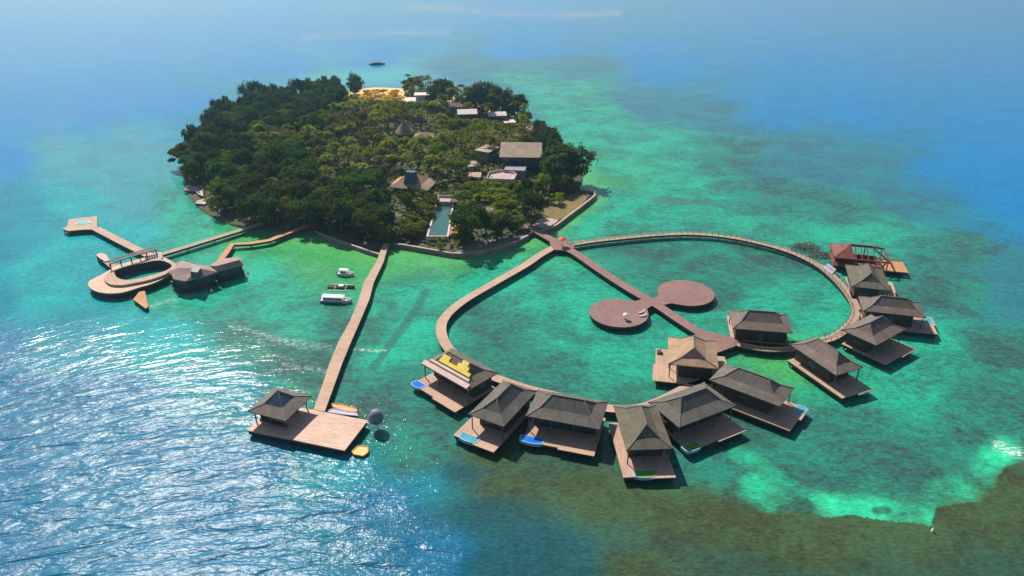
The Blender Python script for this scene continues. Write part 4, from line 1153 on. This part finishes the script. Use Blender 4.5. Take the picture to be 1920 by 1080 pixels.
# big house: front eave (937,294)-(1015,295)
zg = 2.6; zE = zg+6.8
a, b = gp((937,294), zE), gp((1016,295), zE); d = b-a; yw = math.atan2(d.y, d.x); W = d.length
h1 = empty('large_house', (a.x, a.y, zg), yw, 'large two storey house with a big pink brown roof on the right of the island', 'house')
HE = 6.8; Dp = 13.5
r = MB(); gable(r, 0, W, 0, Dp, HE, HE+3.8, Dp*.62); ro = r.build('roof', M['house_roof'], h1)
r = MB(); k0 = .46
r.add([(-.15,-.25,HE-.02),(W+.15,-.25,HE-.02),(W+.15,Dp*.62*k0,HE+3.8*k0+.14),(-.15,Dp*.62*k0,HE+3.8*k0+.14),(-.15,-.25,HE-.14),(W+.15,-.25,HE-.14),(W+.15,Dp*.62*k0,HE+3.8*k0+.02),(-.15,Dp*.62*k0,HE+3.8*k0+.02)],
      [(0,1,2,3),(7,6,5,4),(0,4,5,1),(1,5,6,2),(2,6,7,3),(3,7,4,0)]); r.build('lower_roof', M['house_roof2'], ro)
MB().box(.8,W-.8,1.6,Dp-1,-1.5,HE-.32).build('wall', M['navy'], h1)
wins(h1, 1.2, W-1.2, 1.6, 3.9, 5.9, 5); wins(h1, 1.2, W*.6, 1.6, .5, 2.4, 3)
MB().add([(W-.78,1.6,HE-.4),(W-.78,Dp-1,HE-.4),(W-.78,Dp*.62,HE+3.1),(W-.7,1.6,HE-.4),(W-.7,Dp-1,HE-.4),(W-.7,Dp*.62,HE+3.1)], [(0,2,1),(3,4,5),(0,1,4,3),(1,2,5,4),(2,0,3,5)]).build('gable_wall', M['orange_wall'], h1)
MB().box(W-.79,W-.4,1.2,6,2.6,HE-.5).build('side_wall', M['orange_wall'], h1)
MB().box(.5,W*.62,-1.6,1.58,2.7,2.95).build('balcony', M['lilac_wall'], h1)
rb = MB(); rb.box(.5,W*.62,-1.65,-1.58,2.95,3.8); rb.build('balcony_rail', M['frame'], h1)
for x in (.7, W*.3, W*.6): MB().box(x-.12,x+.12,-1.5,-1.26,-1.5,2.7).build('post', M['cream'], h1)
keep(915,258,1024,330,(a+Vector((0,0,0))).y)
# terraces before it
def terr(px_poly, z0, z1, mat, label, name='terrace', cat='terrace', rail=True):
    P = [gp(p, z1) for p in px_poly]; off = sum(P, Vector())/len(P); off.z = z0
    t = empty(name, off, 0, label, cat)
    MB().prism([(p.x,p.y) for p in P], z0-1, z1).build('floor_slab', mat, t, off)
    if rail:
        k = MB()
        for i in range(len(P)):
            p, q = P[i], P[(i+1)%len(P)]; k.bar((p.x,p.y,z1+.45),(q.x,q.y,z1+.45),.18,.9)
        k.build('parapet', M['cream'], t, off)
    return t
terr([(912,338),(963,340),(969,330),(962,325),(940,322),(918,326)], 2, 5.0, M['pinkwall'], 'pinkish terrace with a pale parapet in front of the large house')
terr([(945,318),(984,320),(988,311),(950,309)], 2.4, 6.2, M['lilac_wall'], 'upper lilac grey terrace below the large house roof', rail=False)
def cottage(px0, px1, ze, dep_, rise, roofm, wallm, label, name='cottage', kind='gable', cat='house', zg=2.4, over=.6, up=None):
    a, b = gp(px0, ze), gp(px1, ze); d = b-a; yw = math.atan2(d.y, d.x); W = d.length
    t = empty(name, (a.x, a.y, zg), yw, label, cat); e = ze-zg
    if kind == 'gable': r = MB(); gable(r, -over, W+over, -over, dep_+over, e, e+rise, dep_/2)
    elif kind == 'flat': r = MB(); r.box(-over, W+over, -over, dep_+over, e-.3, e)
    else:
        r = MB(); joglo(r, -over, W+over, -over, dep_+over, e, (W*.2, dep_*.2), rise*.35, W*.3, rise*.65, 'x')
    r.build('roof', roofm, t)
    MB().box(.3, W-.3, .3, dep_-.3, -1.5, e-.32).build('wall', wallm, t)
    wins(t, .6, W-.6, .3, e-2.4, e-.9, max(2, int(W//3)))
    MB().box(W*.45,W*.45+1.1,.22,.298,e-3.3 if e > 3.4 else 0,e-2.5 if e > 3.4 else 2).build('door', M['post'], t)
    return t
cottage((876,312),(897,310), 6.2, 6, 1.5, M['house_roof'], M['cream'], 'small pinkish cottage left of the large house terrace', kind='flat')
cottage((880,331),(899,331), 4.6, 5, 1.2, M['house_roof'], M['pinkwall'], 'low flat pink hut in front of the pinkish cottage', kind='flat')
cottage((915,285),(934,276), 7.5, 6, 1.5, M['house_roof'], M['lilac_wall'], 'narrow pinkish annex at the left end of the large house', kind='flat')
keep(874,300,990,342, gp((930,338),3).y)
# house with the dark blue lantern
h2 = cottage((730,350),(800,356), 5.2, 11, 4.0, M['roof_tan'], M['wall'], 'tan hip roofed house with a dark blue roof tower above the pool', kind='hip', name='tower_house')
W2 = (gp((800,356),5.2)-gp((730,350),5.2)).length
MB().add([(W2*.36,1.0,3.6),(W2*.66,1.0,3.6),(W2*.66,5.4,4.0),(W2*.36,5.4,4.0),(W2*.39,2.6,8.3),(W2*.63,2.6,8.3),(W2*.63,4.8,8.3),(W2*.39,4.8,8.3)], [(0,1,5,4),(1,2,6,5),(2,3,7,6),(3,0,4,7),(4,5,6,7),(3,2,1,0)]).build('roof_tower', M['slate'], h2)
keep(728,308,802,352, gp((765,350),4).y)
# thatched hut: cone
p = gp((759,262), 3.6)
t = empty('thatched_hut', p, 0, 'pointed straw thatched hut in the middle of the palm trees', 'hut')
MB().lathe((0,0), [(4.6,3.2),(4.5,3.5),(2.6,5.6),(1.2,7.6),(.15,9.6)], 20).build('roof', M['thatch'], t)
MB().lathe((0,0), [(3.6,-.5),(3.6,3.3)], 20).build('wall', M['wall'], t)
keep(743,232,774,258, p.y)
keep(676,160,756,190, gp((710,188)).y)
h = cottage((778,258),(811,257), 6.0, 6, 1.8, M['thatch'], M['wall'], 'low thatched hut just right of the pointed thatched hut', kind='hip', zg=3.4); keep(778,247,812,258,h.location.y)
# houses at the far side
h = cottage((760,190),(806,189), 5.6, 9, .4, M['roof_white'], M['lilac_wall'], 'lilac grey flat roofed two level house by the far beach', kind='flat', zg=.8, name='beach_house'); keep(756,168,808,192,h.location.y)
W3 = (gp((806,189),5.6)-gp((760,190),5.6)).length
MB().box(W3*.42,W3+.4,2.5,8.5,4.82,7.2).build('upper_storey', M['cream'], h); MB().box(W3*.36,W3+.9,2.0,9.2,7.202,7.5).build('upper_roof', M['roof_white'], h)
h = cottage((860,214),(893,213), 6.2, 7, 1.6, M['roof_white'], M['navy'], 'dark house with a bright white roof among the far trees', name='white_roof_house'); keep(856,200,896,225,h.location.y)
h = cottage((918,217),(948,216), 6.0, 6, 1.2, M['roof_white'], M['navy'], 'dark house with a narrow pale roof at the far right shore', name='pale_roof_house'); keep(916,208,952,228,h.location.y)
h = cottage((948,230),(966,229), 3.6, 5, .3, M['roof_white'], M['slate'], 'small pale shed at the water edge on the far right shore', kind='flat', name='shed', zg=.8); keep(946,224,966,232,h.location.y)
h = cottage((842,202),(864,200), 6.0, 6, 1.6, M['roof_mauve'], M['lilac_wall'], 'small mauve roofed house left of the white roof', name='mauve_house', zg=1.6); keep(842,190,866,202,h.location.y)
# long garden pool
zp = ggp((834,383)).z+.25
Pp = [gp(p, zp) for p in [(803,443),(838,443),(848,385),(820,385)]]
off = sum(Pp, Vector())/4; off.z = zp-1.4
t = empty('garden_pool', off, 0, 'long narrow swimming pool in the island garden below the tower house', 'pool')
c4 = sum(Pp, Vector())/4
MB().prism([(c4.x+(p.x-c4.x)*1.2, c4.y+(p.y-c4.y)*1.03) for p in Pp], .5, zp+.2, [[(p.x,p.y) for p in Pp]]).build('pool_wall', M['cream'], t, off)
MB().prism([(p.x,p.y) for p in Pp], .5, zp-.1).build('pool_water', mat_water('garden pool water', (.04,.12,.10)), t, off)
q = [gp(p, 2.0) for p in [(788,452),(838,452),(840,447),(800,447)]]
MB().prism([(p.x,p.y) for p in q], .3, 2.0).build('overflow_basin', mat_water('overflow basin water', (.015,.07,.16)), t, off)
keep(800,378,866,452, Pp[2].y)
terr([(822,382),(850,382),(852,371),(822,370)], 1.6, zp+.5, M['pinkwall'], 'pinkish terrace at the upper end of the garden pool', rail=True)
terr([(842,440),(862,438),(868,412),(850,408)], 1.2, zp+.15, M['brick'], 'brick red paved terrace on the right of the garden pool', rail=False)
terr([(843,418),(856,417),(858,404),(846,404)], 1.2, zp+.35, M['pinkwall'], 'small pink paved landing above the brick terrace', rail=False)
def stall(px, s, roofm, label, z=2.0):
    p = ggp(px); t = empty('garden_shelter', p, R(random.uniform(-20,20)), label, 'shelter')
    r = MB(); joglo(r, -s, s, -s*.7, s*.7, 2.3, (s*.3,s*.25), .3, s*.6, .5, 'x', .12); r.build('roof', roofm, t)
    for x in (-s*.8, s*.8):
        for y in (-s*.55, s*.55): MB().box(x-.07,x+.07,y-.07,y+.07,0,2.2).build('post', M['post'], t)
stall((914,404), 1.9, M['house_roof2'], 'little tan roofed shelter among the shrubs right of the pool'); keep(902,388,926,402, ggp((914,404)).y)
stall((745,415), 1.5, M['house_roof2'], 'little tan shelter in the dark trees left of the pool'); keep(738,402,754,412, ggp((745,415)).y)
stall((850,388), 1.6, M['house_roof'], 'little pink roofed shelter at the top right of the pool')

# ------------------------------------------------------------------ trees
def leaf_mesh(name, centers, normals, size, mat, r_, elong=1.0, droop=0.0):
    """many small leaf sprays as bent quads"""
    n = len(centers)
    rnd = r_.normal(size=(n,3)); nrm = normals*.9 + rnd*.55
    nrm /= np.linalg.norm(nrm, axis=1)[:,None]
    t = r_.normal(size=(n,3)); t -= nrm*np.sum(t*nrm,1)[:,None]; t /= np.linalg.norm(t,axis=1)[:,None]
    t[:,2] -= droop; t /= np.linalg.norm(t,axis=1)[:,None]
    b = np.cross(nrm, t)
    s = (size*(.6+.8*r_.random(n)))[:,None]
    v = np.stack([centers-t*s*.5*elong, centers+b*s*.36, centers+t*s*.5*elong-nrm*s*.12, centers-b*s*.36], 1).reshape(-1,3)
    me = bpy.data.meshes.new(name)
    f = np.arange(n*4).reshape(n,4)
    me.from_pydata(v.tolist(), [], f.tolist()); me.materials.append(mat)
    return me
def crown_points(lobes, n, r_):
    """points scattered round many lobes, thinning outwards; returns positions, normals"""
    vol = np.array([l[3]**2 for l in lobes]); pr = vol/vol.sum()
    k = r_.choice(len(lobes), n, p=pr)
    d = r_.normal(size=(n,3)); d /= np.linalg.norm(d,axis=1)[:,None]
    d[:,2] = np.where(d[:,2] < -.4, -d[:,2]*.6, d[:,2])
    rad = .45+.62*r_.random(n)**.7 + np.abs(r_.normal(size=n))*.13
    L = np.array([l[:3] for l in lobes])[k]; rr_ = np.array([l[3] for l in lobes])[k]; fl = np.array([l[4] for l in lobes])[k]
    p = L + d*(rr_*rad)[:,None]*np.stack([np.ones(n),np.ones(n),fl],1)
    c = p - np.array([[0,0,.42]]); c /= np.linalg.norm(c,axis=1)[:,None]
    nn = d*.5+c*.7; nn /= np.linalg.norm(nn,axis=1)[:,None]
    return p, nn
PROTO = {}
def proto_broad(name, leafmat, seed, n=2300, flat=.85, spread=1.0, size=.066):
    """unit tree: height 1, crown radius about .55"""
    r_ = np.random.default_rng(seed); lobes = []
    for i in range(24):
        a = r_.uniform(0, 6.28); q = math.sqrt(r_.random())*.38*spread
        lobes.append((math.cos(a)*q, math.sin(a)*q, .50+.36*r_.random()*(1-q*1.2)+.04, r_.uniform(.09,.17), flat))
    for i in range(7):
        a = r_.uniform(0,6.28); lobes.append((math.cos(a)*.40*spread, math.sin(a)*.40*spread, r_.uniform(.28,.52), r_.uniform(.08,.13), flat))
    p, d = crown_points(lobes, n, r_)
    me = leaf_mesh(name, p, d, size, leafmat, r_)
    k = MB(); k.tube([(0,0,-.12),(.01,0,.25),(.0,.01,.5)], [.035,.028,.018], 7)
    for i in range(6):
        l = lobes[i*2]; k.tube([(0,0,.3+.03*i),(l[0]*.5,l[1]*.5,.47),(l[0],l[1],l[2])], [.018,.012,.005], 5, cap=False)
    t = k.build('trunk', M['bark']); tm = t.data; bpy.data.objects.remove(t)
    PROTO.setdefault(name, []).append((tm, me))
def proto_cas(name, leafmat, seed, n=2700):
    """feathery casuarina: tall, uneven whorls of drooping sprays"""
    r_ = np.random.default_rng(seed); lobes = []
    for i in range(64):
        z = .16+.80*r_.random()**.85; q = .36*math.sin(math.pi*min(1,(1.02-z)/.95)**.75)**.8+.02
        a = r_.uniform(0,6.28); qq = q*(.35+.65*r_.random()**.5)*(.8+.35*math.sin(2*a+seed))
        lobes.append((math.cos(a)*qq, math.sin(a)*qq, z, r_.uniform(.035,.075), 1.3))
    k = r_.choice(len(lobes), n); Lc = np.array(lobes)
    g_ = r_.normal(size=(n,3)); rad_ = Lc[k,3][:,None]*np.array([[1,1,1.25]])
    p = Lc[k,:3] + g_*rad_*.72
    d = p - np.array([[0,0,.45]]); d /= np.linalg.norm(d,axis=1)[:,None]
    me = leaf_mesh(name, p, d, .048, leafmat, r_, 2.0, .35)
    k = MB(); k.tube([(0,0,-.12),(.01,0,.4),(.0,.01,.88)], [.022,.015,.004], 6)
    for i in range(14):
        l = lobes[i*4+1]; k.tube([(0,0,max(.05,l[2]-.12)),(l[0],l[1],l[2])], [.008,.003], 4, cap=False)
    t = k.build('trunk', M['bark']); tm = t.data; bpy.data.objects.remove(t)
    PROTO.setdefault(name, []).append((tm, me))
def proto_palm(name, leafmat, seed, n=22):
    r_ = np.random.default_rng(seed); st = random.Random(seed)
    lean = (st.uniform(-.12,.12), st.uniform(-.12,.12))
    top = Vector((lean[0], lean[1], .86))
    k = MB(); k.tube([(0,0,-.12),(lean[0]*.3,lean[1]*.3,.4),tuple(top)], [.022,.016,.012], 7)
    t = k.build('trunk', M['palm_bark']); tm = t.data; bpy.data.objects.remove(t)
    f = MB()
    for i in range(n):
        a = 6.283*i/n+st.uniform(-.2,.2); el = st.uniform(.0,1.45); L = st.uniform(.22,.36)
        d = Vector((math.cos(a), math.sin(a), 0)); sd = Vector((-d.y,d.x,0))
        pts = []
        for j in range(6):
            s = j/5; pts.append(top + d*(L*s*math.cos(el)*(1-.1*s)) + Vector((0,0,L*(math.sin(el)*s-.62*s*s))))
        for j in range(5):
            for sg in (-1,1):
                for h in range(2):
                    s = (j+h*.5)/5; p = pts[j].lerp(pts[j+1], h*.5)
                    w = .075*math.sin(math.pi*min(.97,s*.85+.12))
                    q = p + sd*sg*w + d*.05 + Vector((0,0,-.035))
                    f.add([p, p+d*.03+Vector((0,0,-.004)), q+d*.012, q], [(0,1,2,3)])
    o = f.build('fronds', leafmat); me = o.data; bpy.data.objects.remove(o)
    PROTO.setdefault(name, []).append((tm, me))
for s in range(4): proto_broad('dark', M['leaf_dark'], 11+s, 3800)
for s in range(3): proto_broad('mid', M['leaf_mid'], 31+s, 3200)
for s in range(3): proto_broad('lime', M['leaf_lime'], 41+s, 1800, .8)
for s in range(2): proto_broad('yellow', M['leaf_yellow'], 51+s, 2000, .8)
M['leaf_olive'] = mat_leaf('olive yellow foliage', (.09,.10,.006), (.38,.33,.02))
for s in range(3): proto_broad('yellowish', M['leaf_olive'], 81+s, 2800, .95)
for s in range(2): proto_broad('brown', M['leaf_brown'], 56+s, 1600, .8)
for s in range(4): proto_cas('cas', M['leaf_cas'], 61+s)
for s in range(4): proto_palm('palm', M['leaf_palm'], 71+s)
KIND = {'dark': ('broadleaf_tree','tree','foliage'), 'mid': ('broadleaf_tree','tree','foliage'), 'lime': ('shrub','shrub','foliage'), 'yellow': ('shrub','shrub','foliage'),
        'brown': ('dry_tree','tree','foliage'), 'yellowish': ('broadleaf_tree','tree','foliage'), 'cas': ('casuarina_tree','tree','foliage'), 'palm': ('palm_tree','palm','fronds')}
TREES = []
def tree(kind, pos, hgt, label, group=None, wide=1.0):
    nm, cat, cr = KIND[kind]
    t = empty(nm, pos, random.uniform(0, 6.28), label, cat, group)
    t.scale = (hgt*wide, hgt*wide, hgt)
    tm, me = random.choice(PROTO[kind])
    link('trunk', tm, t); link('crown', me, t)
    TREES.append((pos[0], pos[1])); return t
# trees that stand out, placed singly: (ground px, kind, height, label, wide)
SINGLE = [
 ((666,178),'cas',11.5,'lone bushy casuarina standing on the far beach left of the yellow hedge',1.5),
 ((775,172),'dark',9,'dark dome shaped tree behind the flat roofed beach house',1.5),
 ((829,200),'cas',14.5,'tall casuarina right of the flat roofed beach house',1.35),
 ((812,204),'dark',8,'dark tree in the shade of the tall casuarina by the beach house',1.1),
 ((880,205),'cas',12,'left one of the dark casuarinas behind the white roof',1.1),
 ((905,212),'cas',16,'tallest casuarina of the group behind the white roofs',1.2),
 ((928,213),'cas',14.5,'casuarina behind the narrow pale roof',1.2),
 ((950,220),'cas',14,'casuarina at the right of the narrow pale roof near the water',1.0),
 ((970,224),'cas',13,'outermost casuarina of the far right shore group',1.0),
 ((1030,285),'cas',11,'casuarina standing just behind the right end of the large house roof',1.5),
 ((1012,262),'cas',9,'low casuarina behind the large house roof',1.5),
 ((1062,340),'cas',15,'large rounded casuarina overhanging the water on the right shore',1.6),
 ((1044,348),'cas',12.5,'casuarina between the large house and the rounded shore tree',1.4),
 ((1024,358),'mid',8,'dark green tree below the right end of the large house',1.0),
 ((995,415),'dark',12.5,'tall dark tree beside the start of the lagoon bridge',.75),
 ((985,395),'dark',13,'slim dark tree above the lagoon bridge',.6),
 ((884,455),'dark',14,'big dark tree right of the brick terrace by the seawall',1.0),
 ((912,450),'dark',10,'dark round tree behind the curved seawall',1.1),
 ((940,444),'dark',8.5,'dark tree between the seawall tree and the lagoon bridge',1.2),
 ((825,466),'lime',2.6,'small bright shrub at the foot of the garden pool',1.2),
 ((1048,383),'lime',3.4,'bright green shrub on the dry lawn of the point',1.6),
 ((478,205),'cas',15,'ragged casuarina rising highest on the far left shore',1.1),
 ((498,204),'cas',13,'thin feathery casuarina right of the ragged highest one',.9),
 ((600,190),'dark',13,'dark dense tree at the left edge of the far beach',1.2),
 ((580,193),'cas',13,'dark casuarina near the left edge of the far beach',1.3),
 ((352,310),'dark',10.5,'broad tree leaning out over the water at the left tip of the island',1.5),
 ((372,330),'dark',10,'broad dark tree beside the leaning left tip tree',1.4),
]
for px, k, h, lb, w in SINGLE: tree(k, ggp(px), h, lb, None, w)
# the woods: kinds by place
def zone(px, py):
    if px < 470 and py < 320: return random.choice(['cas','cas','dark','mid'])
    if py < 225 and px < 650: return random.choice(['cas','cas','cas','dark'])
    if py < 262 and px < 620: return random.choice(['cas','dark','mid'])
    if px < 770 and py > 355: return random.choice(['dark','dark','dark','mid'])
    if px < 600 and py > 305: return random.choice(['dark','dark','mid'])
    if px < 560: return random.choice(['palm','brown','mid','mid'])
    if px > 985: return random.choice(['cas','mid'])
    if 850 < px < 985 and py > 335: return random.choice(['lime','lime','mid','palm'])
    if 770 < px and py > 370: return random.choice(['mid','lime','lime','yellowish'])
    return random.choice(['palm','palm','palm','palm','mid','lime','yellowish'])
WL = {
 'dark': ('dense dark green broadleaf tree in the wood on the near left shore of the island','dark trees of the near left wood'),
 'mid': ('mid green broadleaf tree in the mixed wood between the island houses','mid green trees of the island wood'),
 'palm': ('coconut palm with arching fronds in the middle of the island','coconut palms in the middle of the island'),
 'cas': ('grey green feathery casuarina in the belt along the far left shore','casuarinas of the far left shore belt'),
 'lime': ('bright green bushy shrub in the garden of the island','bright green garden shrubs'),
 'yellowish': ('olive yellow broadleaf tree among the palms in the middle of the island','olive yellow trees among the palms'),
 'brown': ('dry brown tree among the palms on the left half of the island','dry brown trees'),
 'yellow': ('yellow flowering shrub in the island garden','yellow shrubs'),
}
HT = {'dark': (9,13), 'mid': (7,11), 'palm': (8.5,13), 'cas': (10,14), 'lime': (2.5,4.2), 'brown': (6,9), 'yellow': (3,5), 'yellowish': (6,9)}
xs = [p.x for p in OW]; ys = [p.y for p in OW]
NOGO = [[(1100,366),(1060,366),(1010,392),(1000,425),(1042,423),(1068,405)], [(858,474),(985,436),(990,446),(900,476)], [(715,480),(738,480),(738,440),(722,440)]]
tries = 0; cnt = {}
while len(TREES) < 640 and tries < 60000:
    tries += 1
    x = random.uniform(min(xs), max(xs)); y = random.uniform(min(ys), max(ys))
    if not on_island(x, y, 2.5): continue
    z = ground_z(x, y); px, py, zc = proj((x, y, z))
    if y > 418 and px > 640 and px < 760: continue           # open beach
    k = zone(px, py); lo, hi = HT[k]; h = random.uniform(lo, hi)
    if 850 < px < 990 and 335 < py < 445: h = min(h, random.uniform(2.2,5.0))
    if px > 985 and not on_island(x, y, 9): continue
    if px > 985 and random.random() < .25: continue
    md = {'palm': 3.9, 'lime': 3.0, 'cas': 5.6}.get(k, 6.0)
    if any((x-a)**2+(y-b)**2 < md*md for a, b in TREES): continue
    if any(bool(in_poly(np.array([px]), np.array([py]), g)[0]) for g in NOGO): continue
    sc = F/zc; rad = {'palm': .33, 'cas': .32}.get(k, .55)*h*sc
    ok = True
    for (x0,y0,x1,y1,dist) in VIS:
        if px+rad*.8 < x0 or px-rad*.8 > x1: continue
        if y > dist+14: continue
        if y > dist-1 and x0-6 < px < x1+6 and y < dist+13: ok = False; break   # inside the house
        if y <= dist-1:
            hmax = (py-(y1-2))/(sc*.93)
            if h > hmax: h = hmax
    if not ok or h < .9: continue
    if h < lo*.62:
        k = random.choice(['lime','mid']) if h > 2.2 else 'lime'
    if sum(1 for a in cnt) and k == 'palm' and h < 4: k = 'mid'
    lb, gr = WL[k]
    if k == 'mid' and h < 4.2: lb, gr = 'low rounded green bush growing in front of the island houses', 'low bushes before the houses'
    tree(k, (x, y, z-.1), h, lb, gr, random.uniform(.85,1.1)*(1.9 if h < 2 else 1.5 if h < lo*.7 else 1))
    cnt[k] = cnt.get(k, 0)+1
print('trees', len(TREES), cnt, tries)
# yellow shrubs at the beach and in the wood
for px in [(690,184),(703,181),(716,184),(729,187),(741,184),(752,190),(700,190),(718,193),(682,188),(690,178),(704,177),(718,178),(732,180),(744,179),(710,187),(726,191)]:
    tree('yellow', ggp(px), random.uniform(2.6,3.9), 'golden yellow shrub in the hedge beside the far beach', 'golden shrubs by the far beach', 1.9)
tree('yellow', ggp((587,250)), 9, 'yellow flowering tree at the left middle of the wood', None, .9)
tree('yellow', ggp((634,250)), 8.5, 'yellow flowering tree at the right of the other yellow crown', None, .8)
for px in [(884,352),(896,350),(908,348),(921,350),(934,352),(947,354),(960,352),(972,356),(888,364),(901,362),(914,364),(928,366),(941,366),(955,368),(968,370),(895,376),(909,378),(923,379),(937,381),(951,383),(930,392),(945,396),(960,392),(1046,372),(1034,384)]:
    tree('lime', ggp((px[0]+random.uniform(-4,4), px[1]+random.uniform(-2,2))), random.uniform(2.2,3.6), WL['lime'][0], WL['lime'][1], random.uniform(1.4,1.9))
for px in [(800,400),(806,410),(796,420),(792,432),(786,444),(778,438),(770,448),(862,382),(868,392),(812,390),(806,380),(864,446),(872,452),(760,440),(750,448),(780,400),(770,412)]:
    tree('mid', ggp(px), random.uniform(2.5,4.5), 'low rounded green bush growing beside the garden pool', 'low bushes beside the garden pool', random.uniform(1.2,1.6))
# low growth on the ground: nobody could count it
r_ = np.random.default_rng(5); c_ = []
while len(c_) < 16000:
    x = r_.uniform(min(xs), max(xs)); y = r_.uniform(min(ys), max(ys))
    if not on_island(x, y, 3): continue
    z = ground_z(x, y); px, py, _ = proj((x,y,z))
    if y > 418 and 600 < px < 770: continue
    if any(bool(in_poly(np.array([px]), np.array([py]), g)[0]) for g in NOGO[:1]): continue
    if any(x0 < px < x1 and y0-2 < py < y1+2 for x0,y0,x1,y1,d_ in VIS[-4:]): continue
    c_.append((x, y, z+.1+1.9*r_.random()**2))
nm = np.tile(np.array([[0,0,1.0]]), (len(c_),1))
o = link('ground_cover', leaf_mesh('ground_cover', np.array(c_), nm, 1.5, M['leaf_cover'], r_)); o['kind'] = 'stuff'
tag(o, 'low green undergrowth covering the soil under the island trees', 'undergrowth')

# ------------------------------------------------------------------ air
hz = MB(); hz.box(-4300, 4300, -4300, 4300, -2.0, 102.0)
m = bpy.data.materials.new('haze air'); m.use_nodes = True; nt = m.node_tree
nt.nodes.remove(nt.nodes['Principled BSDF'])
pv = nt.nodes.new('ShaderNodeVolumePrincipled')
pv.inputs['Color'].default_value = (.42,.80,1,1); pv.inputs['Density'].default_value = .00019; pv.inputs['Anisotropy'].default_value = .66
nt.links.new(pv.outputs[0], nt.nodes['Material Output'].inputs['Volume'])
o = hz.build('haze', m); o['kind'] = 'stuff'; o['label'] = 'pale bluish haze in the air over the sea'

# ------------------------------------------------------------------ light
SUN_AZ, SUN_EL = -29.0, 46.0     # degrees from the view direction (to the left), height
sd = Vector((math.sin(R(SUN_AZ))*math.cos(R(SUN_EL)), math.cos(R(SUN_AZ))*math.cos(R(SUN_EL)), math.sin(R(SUN_EL))))
L = bpy.data.lights.new('sun', 'SUN'); L.energy = 5.0; L.angle = R(.53); L.color = (1,.95,.87)
lo = bpy.data.objects.new('sun', L); COL.objects.link(lo); lo.rotation_euler = sd.to_track_quat('Z','Y').to_euler()
wd = bpy.data.worlds.new('World'); scene.world = wd; wd.use_nodes = True
nt = wd.node_tree; bg = nt.nodes['Background']
sky = nt.nodes.new('ShaderNodeTexSky'); sky.sky_type = 'NISHITA'; sky.sun_disc = False
sky.sun_elevation = R(SUN_EL); sky.sun_rotation = R(SUN_AZ); sky.air_density = 1.0; sky.dust_density = .8
nt.links.new(sky.outputs[0], bg.inputs['Color']); bg.inputs['Strength'].default_value = .075

# ------------------------------------------------------------------ camera, view
cam = bpy.data.cameras.new('camera'); cam.sensor_width = 36; cam.lens = 36*F/1920; cam.clip_end = 20000; cam.clip_start = .5
co = bpy.data.objects.new('camera', cam); COL.objects.link(co); co.location = (0,0,H); co.rotation_euler = (R(90-PITCH),0,0)
scene.camera = co
vs = scene.view_settings; vs.view_transform = 'Standard'; vs.look = 'None'; vs.exposure = .38; vs.gamma = 1
scene.cycles.volume_bounces = 0; scene.cycles.max_bounces = 6; scene.cycles.sample_clamp_indirect = 6
